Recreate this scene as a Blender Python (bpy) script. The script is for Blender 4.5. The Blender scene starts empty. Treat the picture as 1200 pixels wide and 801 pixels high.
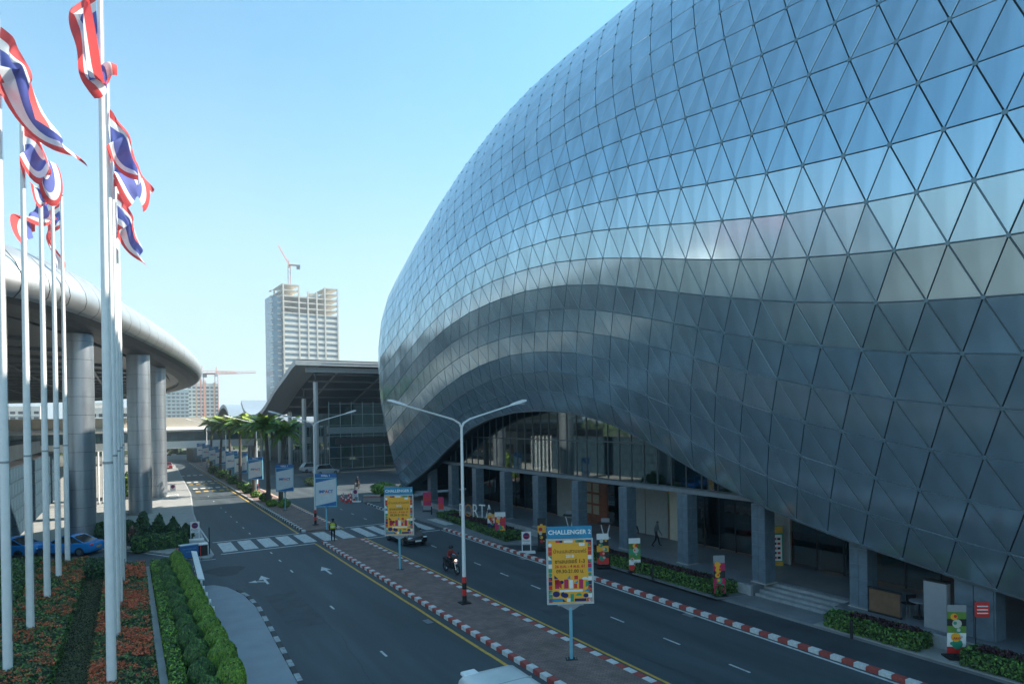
import bpy, math, random
import numpy as np
from mathutils import Vector, Matrix
random.seed(7); RNG = np.random.default_rng(7)
scene = bpy.context.scene
COL = scene.collection
R = math.radians
# ---------------------------------------------------------------- camera
cam_data = bpy.data.cameras.new('camera'); cam = bpy.data.objects.new('camera', cam_data); COL.objects.link(cam)
CA, SA = math.cos(R(31.31)), math.sin(R(31.31)); CR, SR = math.cos(R(1.0)), math.sin(R(1.0))
CAM_H = 9.5
rt = Vector((CA, -SA, 0)); up = Vector((0, 0, 1)); fw = Vector((SA, CA, 0))
r2 = rt * CR - up * SR; u2 = rt * SR + up * CR
cam.matrix_world = Matrix(((r2.x, u2.x, -fw.x, 0), (r2.y, u2.y, -fw.y, 0), (r2.z, u2.z, -fw.z, CAM_H), (0, 0, 0, 1)))
cam_data.sensor_width = 36; cam_data.lens = 22.2; cam_data.shift_y = 0.0739
cam_data.clip_start = 0.3; cam_data.clip_end = 6000
scene.camera = cam
# ---------------------------------------------------------------- sky and sun
SUN_EL, SUN_AZ = R(38), R(97)
world = bpy.data.worlds.new('World'); scene.world = world; world.use_nodes = True
wn = world.node_tree.nodes; bg = wn['Background']
sky = wn.new('ShaderNodeTexSky'); sky.sky_type = 'NISHITA'; sky.sun_disc = False
sky.sun_elevation = SUN_EL; sky.sun_rotation = SUN_AZ; sky.air_density = 1.0; sky.dust_density = 1.0; sky.ozone_density = 2.5
wm = wn.new('ShaderNodeMix'); wm.data_type = 'RGBA'; wm.inputs['B'].default_value = (3.2, 4.05, 4.5, 1)   # pale haze thickening towards the horizon
wc = wn.new('ShaderNodeTexCoord'); wx = wn.new('ShaderNodeSeparateXYZ'); wr_ = wn.new('ShaderNodeMapRange'); wr_.interpolation_type = 'SMOOTHERSTEP'
wr_.inputs[1].default_value = -0.05; wr_.inputs[2].default_value = 0.6; wr_.inputs[3].default_value = 0.85; wr_.inputs[4].default_value = 0.06
WL = world.node_tree.links; WL.new(wc.outputs['Generated'], wx.inputs[0]); WL.new(wx.outputs[2], wr_.inputs[0])
wz = wn.new('ShaderNodeTexNoise'); wz.inputs['Scale'].default_value = 1.6; wz.inputs['Detail'].default_value = 5; WL.new(wc.outputs['Generated'], wz.inputs['Vector'])
wa = wn.new('ShaderNodeMath'); wa.operation = 'MULTIPLY_ADD'; wa.inputs[1].default_value = 0.4; WL.new(wz.outputs['Fac'], wa.inputs[0]); WL.new(wr_.outputs[0], wa.inputs[2])
wb = wn.new('ShaderNodeMath'); wb.operation = 'SUBTRACT'; wb.inputs[1].default_value = 0.18; wb.use_clamp = True; WL.new(wa.outputs[0], wb.inputs[0]); WL.new(wb.outputs[0], wm.inputs['Factor'])
wt = wn.new('ShaderNodeMix'); wt.data_type = 'RGBA'; wt.blend_type = 'MULTIPLY'; wt.inputs['Factor'].default_value = 1.0; wt.inputs['B'].default_value = (0.62, 1.27, 1.26, 1)
WL.new(sky.outputs[0], wt.inputs['A']); WL.new(wt.outputs['Result'], wm.inputs['A']); WL.new(wm.outputs['Result'], bg.inputs[0]); bg.inputs[1].default_value = 0.095
sd = bpy.data.lights.new('sun', 'SUN'); sd.energy = 5.0; sd.angle = R(0.53); sd.color = (1.0, 0.93, 0.82)
sun = bpy.data.objects.new('sun', sd); COL.objects.link(sun)
sv = Vector((math.sin(SUN_AZ) * math.cos(SUN_EL), math.cos(SUN_AZ) * math.cos(SUN_EL), math.sin(SUN_EL)))
sun.rotation_euler = sv.to_track_quat('Z', 'Y').to_euler(); sun.location = (60, -20, 80)
scene.view_settings.view_transform = 'Standard'; scene.view_settings.look = 'None'
scene.view_settings.exposure = 1.27; scene.view_settings.gamma = 1.0
# ---------------------------------------------------------------- materials
MATS = {}
def mat(name, col, rough=0.6, metal=0.0, var=0.12, scale=3.0, bump=0.0, bscale=30.0, stretch=None, emit=None, island=0.0, spec=0.5, alpha=None, trans=0.0, detail=5):
    if name in MATS: return MATS[name]
    m = bpy.data.materials.new(name); m.use_nodes = True; nt = m.node_tree; N = nt.nodes; L = nt.links
    p = N['Principled BSDF']; p.inputs['Roughness'].default_value = rough; p.inputs['Metallic'].default_value = metal
    p.inputs['Specular IOR Level'].default_value = spec
    tc = N.new('ShaderNodeTexCoord'); mp = N.new('ShaderNodeMapping'); L.new(tc.outputs['Object'], mp.inputs[0])
    if stretch: mp.inputs['Scale'].default_value = stretch
    nz = N.new('ShaderNodeTexNoise'); nz.inputs['Scale'].default_value = scale; nz.inputs['Detail'].default_value = detail; nz.inputs['Roughness'].default_value = 0.6
    L.new(mp.outputs[0], nz.inputs['Vector'])
    mr = N.new('ShaderNodeMapRange'); mr.inputs[1].default_value = 0.3; mr.inputs[2].default_value = 0.7
    mr.inputs[3].default_value = 1 - var; mr.inputs[4].default_value = 1 + var; L.new(nz.outputs['Fac'], mr.inputs[0])
    hv = N.new('ShaderNodeHueSaturation'); hv.inputs['Color'].default_value = (*col, 1); 
    val = mr.outputs[0]
    if island > 0:
        g = N.new('ShaderNodeNewGeometry'); m2 = N.new('ShaderNodeMapRange'); m2.inputs[3].default_value = 1 - island; m2.inputs[4].default_value = 1 + island
        L.new(g.outputs['Random Per Island'], m2.inputs[0]); mu = N.new('ShaderNodeMath'); mu.operation = 'MULTIPLY'
        L.new(val, mu.inputs[0]); L.new(m2.outputs[0], mu.inputs[1]); val = mu.outputs[0]
    L.new(val, hv.inputs['Value']); L.new(hv.outputs[0], p.inputs['Base Color'])
    m3 = N.new('ShaderNodeMapRange'); m3.inputs[3].default_value = max(0.02, rough * 0.85); m3.inputs[4].default_value = min(1, rough * 1.15); L.new(nz.outputs['Fac'], m3.inputs[0]); L.new(m3.outputs[0], p.inputs['Roughness'])
    if bump > 0:
        n2 = N.new('ShaderNodeTexNoise'); n2.inputs['Scale'].default_value = bscale; n2.inputs['Detail'].default_value = 4; L.new(mp.outputs[0], n2.inputs['Vector'])
        b = N.new('ShaderNodeBump'); b.inputs['Strength'].default_value = bump; b.inputs['Distance'].default_value = 0.02; L.new(n2.outputs['Fac'], b.inputs['Height']); L.new(b.outputs[0], p.inputs['Normal'])
    if emit: p.inputs['Emission Color'].default_value = (*emit[0], 1); p.inputs['Emission Strength'].default_value = emit[1]
    if trans: p.inputs['Transmission Weight'].default_value = trans; p.inputs['IOR'].default_value = 1.02 if trans == 1 else 1.3
    MATS[name] = m; return m
# ---------------------------------------------------------------- mesh building
class MB:
    def __init__(s): s.v = []; s.f = []; s.m = []
    def add(s, vs, fs, m=0):
        o = len(s.v); s.v += [tuple(p) for p in vs]; s.f += [tuple(i + o for i in f) for f in fs]; s.m += [m] * len(fs); return s
    def box(s, x0, y0, z0, x1, y1, z1, m=0, rz=0, c=None):
        vs = [(x, y, z) for z in (z0, z1) for x, y in ((x0, y0), (x1, y0), (x1, y1), (x0, y1))]
        if rz:
            cx, cy = c or ((x0 + x1) / 2, (y0 + y1) / 2); q, w = math.cos(rz), math.sin(rz)
            vs = [(cx + (x - cx) * q - (y - cy) * w, cy + (x - cx) * w + (y - cy) * q, z) for x, y, z in vs]
        return s.add(vs, [(0, 3, 2, 1), (4, 5, 6, 7), (0, 1, 5, 4), (1, 2, 6, 5), (2, 3, 7, 6), (3, 0, 4, 7)], m)
    def bbox(s, x0, y0, z0, x1, y1, z1, b=0.02, m=0):
        # box with chamfered vertical and top edges
        pl = [(x0 + b, y0), (x1 - b, y0), (x1, y0 + b), (x1, y1 - b), (x1 - b, y1), (x0 + b, y1), (x0, y1 - b), (x0, y0 + b)]
        cx, cy = (x0 + x1) / 2, (y0 + y1) / 2
        fx = 1 - 2 * b / max(1e-6, x1 - x0); fy = 1 - 2 * b / max(1e-6, y1 - y0)
        top = [(cx + (x - cx) * fx, cy + (y - cy) * fy) for x, y in pl]
        return s.loft([[(x, y, z0) for x, y in pl], [(x, y, z1 - b) for x, y in pl], [(x, y, z1) for x, y in top]], m)
    def prism(s, poly, z0, z1, m=0):
        n = len(poly); vs = [(x, y, z0) for x, y in poly] + [(x, y, z1) for x, y in poly]
        return s.add(vs, [tuple(range(n - 1, -1, -1)), tuple(range(n, 2 * n))] + [(i, (i + 1) % n, n + (i + 1) % n, n + i) for i in range(n)], m)
    def loft(s, rings, m=0, caps=True, close=True):
        n = len(rings[0]); vs = [p for r in rings for p in r]; fs = []
        for k in range(len(rings) - 1):
            for i in range(n if close else n - 1):
                j = (i + 1) % n; fs.append((k * n + i, k * n + j, (k + 1) * n + j, (k + 1) * n + i))
        if caps: fs.append(tuple(range(n - 1, -1, -1))); o = (len(rings) - 1) * n; fs.append(tuple(range(o, o + n)))
        return s.add(vs, fs, m)
    def tube(s, pts, rs, n=8, m=0, caps=True):
        if not isinstance(rs, (list, tuple)): rs = [rs] * len(pts)
        P = [Vector(p) for p in pts]; rings = []
        d0 = (P[1] - P[0]).normalized(); ref = Vector((0, 0, 1)) if abs(d0.z) < 0.9 else Vector((1, 0, 0))
        a = d0.cross(ref).normalized()
        for i, p in enumerate(P):
            d = (P[min(i + 1, len(P) - 1)] - P[max(i - 1, 0)]).normalized()
            a = (a - d * a.dot(d)).normalized(); b = d.cross(a)
            rings.append([tuple(p + (a * math.cos(t) + b * math.sin(t)) * rs[i]) for t in [2 * math.pi * k / n for k in range(n)]])
        return s.loft(rings, m, caps)
    def cyl(s, x, y, z0, z1, r0, r1=None, n=12, m=0):
        return s.tube([(x, y, z0), (x, y, z1)], [r0, r0 if r1 is None else r1], n, m)
    def ell(s, c, r, n=10, k=6, m=0):
        vs = []; fs = []
        for i in range(k + 1):
            t = math.pi * i / k
            for j in range(n):
                q = 2 * math.pi * j / n; vs.append((c[0] + r[0] * math.sin(t) * math.cos(q), c[1] + r[1] * math.sin(t) * math.sin(q), c[2] - r[2] * math.cos(t)))
        for i in range(k):
            for j in range(n):
                j2 = (j + 1) % n; fs.append((i * n + j, i * n + j2, (i + 1) * n + j2, (i + 1) * n + j))
        return s.add(vs, fs, m)
    def mesh(s, name, mats, smooth=False, off=(0, 0, 0)):
        me = bpy.data.meshes.new(name); ox, oy, oz = off
        me.from_pydata([(x - ox, y - oy, z - oz) for x, y, z in s.v], [], s.f)
        for q in (mats if isinstance(mats, (list, tuple)) else [mats]): me.materials.append(q)
        if any(s.m): me.polygons.foreach_set('material_index', s.m)
        if smooth:
            me.polygons.foreach_set('use_smooth', [True] * len(s.f))
            try: me.set_sharp_from_angle(angle=R(40))
            except Exception: pass
        me.update(); return me
    def build(s, name, mats, parent=None, smooth=False, w=True):
        off = tuple(ROOTLOC.get(parent.name, (0, 0, 0))) if (parent and w) else (0, 0, 0)
        return link(name, s.mesh(name, mats, smooth, off), parent)
ROOTLOC = {}
def link(name, me, parent=None, loc=None):
    o = bpy.data.objects.new(name, me); COL.objects.link(o)
    if parent: o.parent = parent
    if loc: o.location = loc
    return o
def root(name, label, cat, loc=(0, 0, 0), rz=0.0, group=None):
    """an Empty at the base of a thing; parts built with w=True are given in world coordinates (only when rz = 0)"""
    o = bpy.data.objects.new(name, None); COL.objects.link(o); o.location = loc; o.rotation_euler = (0, 0, rz)
    o.empty_display_size = 0.3; ROOTLOC[o.name] = loc; tag(o, label, cat, group); return o
def tag(o, label=None, cat=None, group=None, kind=None):
    if label: o['label'] = label
    if cat: o['category'] = cat
    if group: o['group'] = group
    if kind: o['kind'] = kind
    return o
def struct(o): o['kind'] = 'structure'; return o
def stuff(o): o['kind'] = 'stuff'; return o
KIDS = {}
def copy_thing(src, loc, rz=None, label=None, group=None):
    """copy a thing with its parts and sub-parts; the meshes are shared"""
    r = src.copy(); COL.objects.link(r); r.location = loc; ROOTLOC[r.name] = loc
    if rz is not None: r.rotation_euler = (0, 0, rz)
    if label: r['label'] = label
    if group: r['group'] = group
    for ch in list(src.children):
        c = ch.copy(); COL.objects.link(c); c.parent = r
        for g in list(ch.children):
            d = g.copy(); COL.objects.link(d); d.parent = c
    return r
_fonts = {}
def text_mesh(txt, size, name='lettering', ext=0.004, align='CENTER', thai=False, bold=0.0, sx=1.0):
    cu = bpy.data.curves.new('t', 'FONT'); cu.body = txt; cu.size = size; cu.align_x = align; cu.align_y = 'CENTER'; cu.extrude = ext; cu.offset = bold; cu.resolution_u = 2
    o = bpy.data.objects.new('t', cu); COL.objects.link(o); dg = bpy.context.evaluated_depsgraph_get()
    me = bpy.data.meshes.new_from_object(o.evaluated_get(dg)); me.name = name; bpy.data.objects.remove(o); bpy.data.curves.remove(cu)
    if sx != 1.0:
        for v in me.vertices: v.co.x *= sx
    me.materials.clear(); return me
def put_text(txt, size, m, parent, loc, name='lettering', rot=(math.pi / 2, 0, 0), ext=0.004, bold=0.0, sx=1.0, align='CENTER'):
    me = text_mesh(txt, size, name, ext, bold=bold, sx=sx, align=align); me.materials.append(m)
    o = link(name, me, parent, loc); o.rotation_euler = rot; return o
def quads_mesh(name, C, U, V, material):
    """many small quads: centres C, half axes U, V (n,3)"""
    n = len(C); co = np.empty((n, 4, 3)); co[:, 0] = C - U - V; co[:, 1] = C + U - V; co[:, 2] = C + U + V; co[:, 3] = C - U + V
    me = bpy.data.meshes.new(name); me.vertices.add(4 * n); me.vertices.foreach_set('co', co.astype(np.float32).ravel())
    me.loops.add(4 * n); me.loops.foreach_set('vertex_index', np.arange(4 * n, dtype=np.int32)); me.polygons.add(n)
    me.polygons.foreach_set('loop_start', np.arange(0, 4 * n, 4, dtype=np.int32))
    me.update(calc_edges=True)
    for q in (material if isinstance(material, list) else [material]): me.materials.append(q)
    return me
def rand_unit(n): a = RNG.normal(size=(n, 3)); return a / np.linalg.norm(a, axis=1)[:, None]
def leaf_quads(name, P, Nn, size, material, tilt=0.7, mats_frac=None):
    n = len(P); nr = Nn + rand_unit(n) * tilt; nr /= np.linalg.norm(nr, axis=1)[:, None]
    t = np.cross(nr, rand_unit(n)); t /= np.linalg.norm(t, axis=1)[:, None]; b = np.cross(nr, t)
    s = size * RNG.uniform(0.6, 1.3, n)[:, None]
    me = quads_mesh(name, P, t * s, b * s * 0.55, material)
    if mats_frac:
        mi = RNG.choice(len(mats_frac), n, p=mats_frac); me.polygons.foreach_set('material_index', mi.astype(np.int32))
    return me
# palette
M_ASPH = mat('asphalt', (0.056, 0.072, 0.080), 0.72, var=0.3, scale=0.9, bump=0.35, bscale=60, stretch=(1, .1, 1))
M_ASPH2 = mat('service_asphalt', (0.046, 0.056, 0.064), 0.85, var=0.35, scale=0.5, bump=0.4, bscale=50)
M_WHITE = mat('road_white', (0.55, 0.56, 0.54), 0.7, var=0.3, scale=4)
M_YEL = mat('road_yellow', (0.62, 0.36, 0.05), 0.7, var=0.2, scale=4)
M_CONC = mat('concrete', (0.33, 0.33, 0.31), 0.85, var=0.15, scale=1.2, bump=0.2)
M_CONCD = mat('dark_concrete', (0.16, 0.165, 0.165), 0.85, var=0.25, scale=1.5, bump=0.2)
M_PAVE = mat('light_paving', (0.30, 0.30, 0.29), 0.75, var=0.12, scale=0.8, bump=0.15)
M_KW = mat('kerb_white', (0.62, 0.62, 0.60), 0.7, var=0.2, scale=9)
M_KR = mat('kerb_red', (0.36, 0.07, 0.055), 0.7, var=0.25, scale=9)
M_KB = mat('kerb_black', (0.05, 0.05, 0.05), 0.75, var=0.3, scale=9)
M_SILV = mat('silver_cladding', (0.50, 0.50, 0.49), 0.42, metal=0.85, var=0.06, scale=0.7)
M_STEELC = mat('column_cladding', (0.36, 0.39, 0.42), 0.36, metal=0.75, var=0.12, scale=1.2, stretch=(1, 1, .3))
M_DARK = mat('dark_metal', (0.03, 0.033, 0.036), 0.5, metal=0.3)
M_BLACK = mat('black', (0.012, 0.012, 0.013), 0.6)
M_WP = mat('white_paint', (0.80, 0.80, 0.78), 0.4, var=0.05)
M_GREY = mat('grey_paint', (0.30, 0.31, 0.32), 0.5, var=0.06)
M_TILE = mat('blue_grey_tile', (0.12, 0.165, 0.20), 0.32, var=0.22, scale=2.0, spec=0.6)
M_SKYB = mat('light_blue_paint', (0.19, 0.46, 0.56), 0.45, var=0.08)
M_BLUE = mat('sign_blue', (0.02, 0.13, 0.34), 0.4, var=0.05)
M_CYAN = mat('sign_cyan', (0.03, 0.27, 0.46), 0.4, var=0.05)
M_ORNG = mat('sign_orange', (0.92, 0.42, 0.03), 0.5, var=0.03)
M_RED = mat('bright_red', (0.66, 0.035, 0.03), 0.45, var=0.08)
M_GREEN = mat('sign_green', (0.03, 0.30, 0.17), 0.5, var=0.05)
M_NAVY = mat('navy', (0.015, 0.02, 0.12), 0.5, var=0.05)
M_PINK = mat('magenta_red', (0.55, 0.02, 0.10), 0.5, var=0.05)
M_CREAM = mat('cream_wall', (0.58, 0.54, 0.44), 0.7, var=0.08)
M_SKIN = mat('skin', (0.30, 0.16, 0.10), 0.55)
M_RUB = mat('tyre_rubber', (0.02, 0.02, 0.02), 0.8)
M_GLASS = mat('tinted_glass', (0.02, 0.03, 0.035), 0.06, var=0.2, scale=0.5, spec=0.9)
M_CHROME = mat('bright_metal', (0.6, 0.6, 0.6), 0.2, metal=1.0)
M_LEAF = mat('leaf', (0.10, 0.20, 0.03), 0.6, var=0.25, scale=1.5, island=0.45)
M_LEAFD = mat('dark_leaf', (0.045, 0.10, 0.028), 0.6, var=0.25, scale=1.5, island=0.4)
M_LEAFL = mat('fresh_leaf', (0.20, 0.33, 0.03), 0.6, var=0.25, scale=1.5, island=0.4)
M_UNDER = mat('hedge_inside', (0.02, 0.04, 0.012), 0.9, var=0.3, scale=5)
M_FLOW = mat('ixora_flower', (0.62, 0.12, 0.04), 0.6, var=0.2, scale=3, island=0.35)
M_SOIL = mat('soil', (0.04, 0.035, 0.028), 0.95, var=0.3, scale=4, bump=0.5)
M_BARK = mat('palm_bark', (0.10, 0.085, 0.07), 0.9, var=0.3, scale=4, bump=0.6, bscale=12)
# ================================================================ ground and roads
def sheet(name, poly, z, m, th=0.0):
    b = MB()
    if th: b.prism(poly, z - th, z)
    else: b.add([(x, y, z) for x, y in poly], [tuple(range(len(poly)))])
    return struct(b.build(name, m))
M_GROUND = mat('far_ground', (0.14, 0.14, 0.12), 0.95, var=0.4, scale=0.03)
sheet('ground', [(-1800, -600), (1800, -600), (1800, 3000), (-1800, 3000)], -0.06, M_GROUND)
sheet('road', [(-14, -20), (27.4, -20), (27.4, 60), (40, 75), (40, 175), (-14, 175)], 0.0, M_ASPH)
sheet('service_lane', [(23.35, -20), (26.1, -20), (26.1, 22), (25.7, 39), (23.5, 41), (23.35, 41)], 0.006, M_ASPH2)
def mark(name, polys, z=0.008, m=M_WHITE):
    b = MB()
    for p in polys: b.add([(x, y, z) for x, y in p], [tuple(range(len(p)))])
    return struct(b.build(name, m))
def rect(x0, x1, y0, y1): return [(x0, y0), (x1, y0), (x1, y1), (x0, y1)]
def jag(x, y0, y1, w, n=40):
    # a painted line with slightly uneven width
    L = [(x - w / 2 + random.uniform(-.012, .012), y0 + (y1 - y0) * i / n) for i in range(n + 1)]
    return [rect(L[i][0], L[i][0] + w, L[i][1], L[i + 1][1]) for i in range(n)]
# left carriageway edge drifts right with distance
mark('yellow_edge_line', jag(12.28, -15, 50, .15) + jag(12.2, 55.4, 170, .15) + jag(16.22, -15, 50, .13) + jag(16.1, 55.4, 170, .13), m=M_YEL)
mark('white_edge_line', jag(22.78, -15, 49.4, .13) + jag(22.75, 56, 66, .13) + [rect(5.35, 5.47, 56, 72), [(5.47, 72), (5.6, 72), (9.1, 165), (9.0, 165)]])
mark('stop_line', [rect(5.6, 12.3, 49.9, 50.12), rect(5.6, 12.3, 55.2, 55.42), rect(16.3, 22.7, 49.4, 49.62), rect(16.3, 22.7, 55.6, 55.82)])
for i in range(5): mark('crossing_stripe', [rect(5.85 + 1.45 * i, 6.85 + 1.45 * i, 50.7, 54.7)], 0.010)
for i in range(5): mark('crossing_stripe', [rect(16.55 + 1.3 * i, 17.4 + 1.3 * i, 50.2, 55.0)], 0.010)
for i in range(2): mark('crossing_stripe', [rect(23.7 + 1.4 * i, 24.6 + 1.4 * i, 50.6, 54.6)], 0.16)
for x0, ys, L in ((19.38, [5.0 + 3.45 * i for i in range(13)], .95), (8.75, [24.4 - 4.1 * i for i in range(1, 5)], .8), (8.75, [24.4, 32.0, 41.3, 44.9, 48.0, 57.5, 61, 65, 69, 73, 77, 84, 90], .7), (19.4, [59, 63, 67, 72], .9)):
    for y in ys: mark('lane_dash', [rect(x0 - .05, x0 + .05, y, y + L)])
def arrow(x, y, fork=False):
    s = [[(x - .07, y - 1.0), (x + .07, y - 1.0), (x + .07, y + .25), (x - .07, y + .25)], [(x - .33, y + .25), (x + .33, y + .25), (x, y + 1.35)]]
    if fork: s += [[(x - .07, y - .45), (x - .55, y - .1), (x - .55, y + .08), (x - .07, y - .2)], [(x - .5, y - .35), (x - .5, y + .3), (x - .95, y + .02)]]
    return mark('direction_arrow', s)
arrow(6.9, 40.2, True); arrow(10.65, 40.4)
# rumble strips far up the left carriageway
for yy, m in ((97, M_YEL), (101.5, M_WHITE), (109, M_YEL), (113, M_WHITE), (128, M_WHITE)):
    for i in range(5 if yy < 115 else 4): mark('rumble_patch', [rect(7.5 + yy * .004 + i * 1.0, 8.1 + yy * .004 + i * 1.0, yy, yy + 1.6)], m=m)
# patched tarmac
for p in ([(6.2, 30), (7.9, 30), (7.9, 37), (6.2, 36.5)], [(17.2, 24), (18.6, 24), (18.6, 26.5), (17.2, 26.3)], [(20.2, 30), (22, 30), (22, 32.3), (20.2, 32.6)]):
    struct(mark('tarmac_patch', [p], 0.004, mat('tarmac_patch', (0.064, 0.073, 0.08), 0.85, var=.3, scale=1.2, bump=.3)))
struct(mark('oil_stain', [[(5.2 + 1.1 * math.cos(t) * (1 + .3 * math.sin(3 * t)), 44.2 + 1.5 * math.sin(t)) for t in [k * .4 for k in range(16)]]], 0.005, mat('oil_stain', (0.034, 0.038, 0.042), .75, var=.4, scale=1.5)))
for i, (x, y) in enumerate(((22.55, 21.3), (22.55, 36.0), (11.9, 27.5))):
    g_ = root('drain_grate', ['iron drain grate by the striped kerb in front of the steps', 'iron drain grate by the striped kerb near the no parking board', 'iron drain grate at the left foot of the brick median'][i], 'drain', (x, y, .003)); MB().box(-.2, -.35, -.02, .2, .35, .004).build('frame', M_DARK, g_, w=False)
    for q in range(7): MB().box(-.16, -.3 + q * .09, .004, .16, -.26 + q * .09, .012).build('bar', M_GREY, g_, w=False)
seam = mat('crack_sealant', (.022, .026, .03), .6, var=.2)
for x0, y0_, n, dx in ((7.4, 17, 34, .02), (17.9, 8, 30, -.01), (20.9, 26, 20, .03), (10.4, 33, 14, -.03)):
    pts = [(x0, y0_)]
    for i in range(n): pts.append((pts[-1][0] + random.uniform(-.09, .09) + dx, pts[-1][1] + random.uniform(.3, .6)))
    mark('sealed_crack', [[a, (a[0] + .03, a[1]), (c[0] + .03, c[1]), c] for a, c in zip(pts[:-1], pts[1:])], .0055, seam)
# median: red-brown block paving
def paver_mat():
    m = mat('median_pavers', (0.15, 0.10, 0.09), 0.85, var=0.3, scale=1.0, bump=0.2, bscale=40)
    nt = m.node_tree; N = nt.nodes; L = nt.links; tc = N['Texture Coordinate']; mp = N.new('ShaderNodeMapping'); mp.inputs['Rotation'].default_value = (0, 0, R(45)); L.new(tc.outputs['Object'], mp.inputs[0])
    br = N.new('ShaderNodeTexBrick'); br.inputs['Scale'].default_value = 2.2; br.inputs['Mortar Size'].default_value = 0.02
    br.inputs['Color1'].default_value = (.26, .175, .145, 1); br.inputs['Color2'].default_value = (.19, .13, .11, 1); br.inputs['Mortar'].default_value = (.10, .08, .075, 1)
    L.new(mp.outputs[0], br.inputs[0]); hv = [n for n in N if n.type == 'HUE_SAT'][0]; L.new(br.outputs[0], hv.inputs['Color']); return m
M_MED = paver_mat()
sheet('median', [(13.0, -15), (15.55, -15), (15.55, 50), (13.0, 50)], 0.12, M_MED, .1)
sheet('median', [(12.9, 55.5), (15.55, 55.5), (15.5, 170), (12.4, 170)], 0.12, M_MED, .1)
sheet('median_crossing', rect(12.9, 15.8, 50, 55.5), 0.022, mat('crossing_paving', (.13, .11, .105), .85, var=.25))
for i in range(2): mark('crossing_stripe', [rect(13.15 + 1.5 * i, 14.2 + 1.5 * i, 50.5, 54.7)], 0.030)
def kerb_row(name, label, x0, x1, ys, ye, h, pitch, cols, nparts, xdrift=0.0, chip=.012, near=0.0):
    """a kerb of painted stones; the nearest stones are parts, the far rest is one part"""
    r = root(name, label, 'kerb', ((x0 + x1) / 2, ys, 0))
    protos = [MB().bbox(x0, 0, 0, x1, pitch - .012, h, chip).mesh('kerb_stone', m, off=((x0 + x1) / 2, 0, 0)) for m in cols]
    n = int((ye - ys) / pitch); far = MB()
    for i in range(n):
        y = ys + i * pitch; a = xdrift * (y - 60) if y > 60 else 0
        if y >= near and nparts > 0:
            o = link('kerb_stone', protos[i % 2], r, (a, i * pitch, 0)); nparts -= 1
        else: far.box(x0 + a, y, 0, x1 + a, y + pitch - .012, h, m=i % 2)
    if far.v: stuff(far.build('far_kerb_stones', list(cols), r))
    return r
kerb_row('striped_kerb', 'tall red and white striped kerb between the right carriageway and the service lane', 23.0, 23.28, -8, 49.5, .16, .46, (M_KW, M_KR), 110, near=4)
kerb_row('striped_kerb', 'red and white striped kerb along the left side of the brick median, near the white van', 12.72, 13.0, -8, 49.8, .17, .455, (M_KR, M_KW), 110, near=4)
kerb_row('flush_kerb', 'flush kerb with short white dashes on the right side of the brick median', 15.56, 15.86, -8, 49.8, .125, .5, (M_KR, M_KW), 90, near=8)
kerb_row('far_kerb', 'dull striped kerb on the left side of the median beyond the crossing', 12.62, 12.9, 55.6, 170, .17, .5, (M_KW, M_KB), 60, xdrift=-.0045, near=56)
kerb_row('far_kerb', 'striped kerb on the right side of the median beyond the crossing', 15.56, 15.84, 55.6, 170, .15, .5, (M_KW, M_KR), 40, near=56)
kerb_row('far_kerb', 'black and white kerb beyond the crossing beside the traffic cones', 22.9, 23.15, 56, 70, .15, .5, (M_KW, M_KB), 28, near=56)
# forecourt right of the service lane
sheet('forecourt', [(25.9, -20), (33, -20), (33, 17), (34, 60), (40, 76), (29, 76), (24.5, 62), (23.2, 56), (23.2, 49.8), (23.7, 41), (25.7, 39)], 0.13, mat('forecourt_paving', (.19, .205, .215), .75, var=.25, scale=.6, bump=.2), .12)
sheet('planting_edge', [(25.75, 4), (27.2, 4), (27.2, 17), (25.75, 17)], .17, M_CONC, .04)
sheet('planting_edge', [(25.35, 22), (27.2, 21.6), (27.25, 39.2), (25.5, 39.2)], .17, M_CONCD, .04)
# raised terrace
M_TERR = mat('terrace_floor', (.16, .18, .20), .35, var=.25, scale=.8, bump=.05)
sheet('terrace', [(27.25, -20), (45, -20), (45, 17), (27.25, 17)], .7, M_TERR, .7)
sheet('terrace', [(28.9, 17), (45, 17), (45, 21.4), (28.9, 21.4)], .7, M_TERR, .7)
sheet('terrace', [(27.35, 21.4), (45, 21.4), (45, 64), (27.35, 64)], .7, M_TERR, .7)
b = MB(); b.box(27.1, 3, 0.14, 27.24, 16.95, .66); b.box(27.2, 21.42, .14, 27.34, 64, .66); struct(b.build('terrace_plinth_wall', mat('plinth_stone', (.34, .35, .35), .7, var=.2, scale=2, bump=.2)))
st = root('entrance_steps', 'broad stone steps rising from the forecourt to the dark terrace between two tiled columns', 'steps', (27.4, 19.2, .13))
for i in range(4):
    MB().bbox(27.45 + i * .36, 17.03, .132, 28.898, 21.37, .13 + .142 * (i + 1) - .004 * i, .015).build('step', mat('step_stone', (.27, .285, .29), .7, var=.25, scale=3, bump=.3), st)
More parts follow.
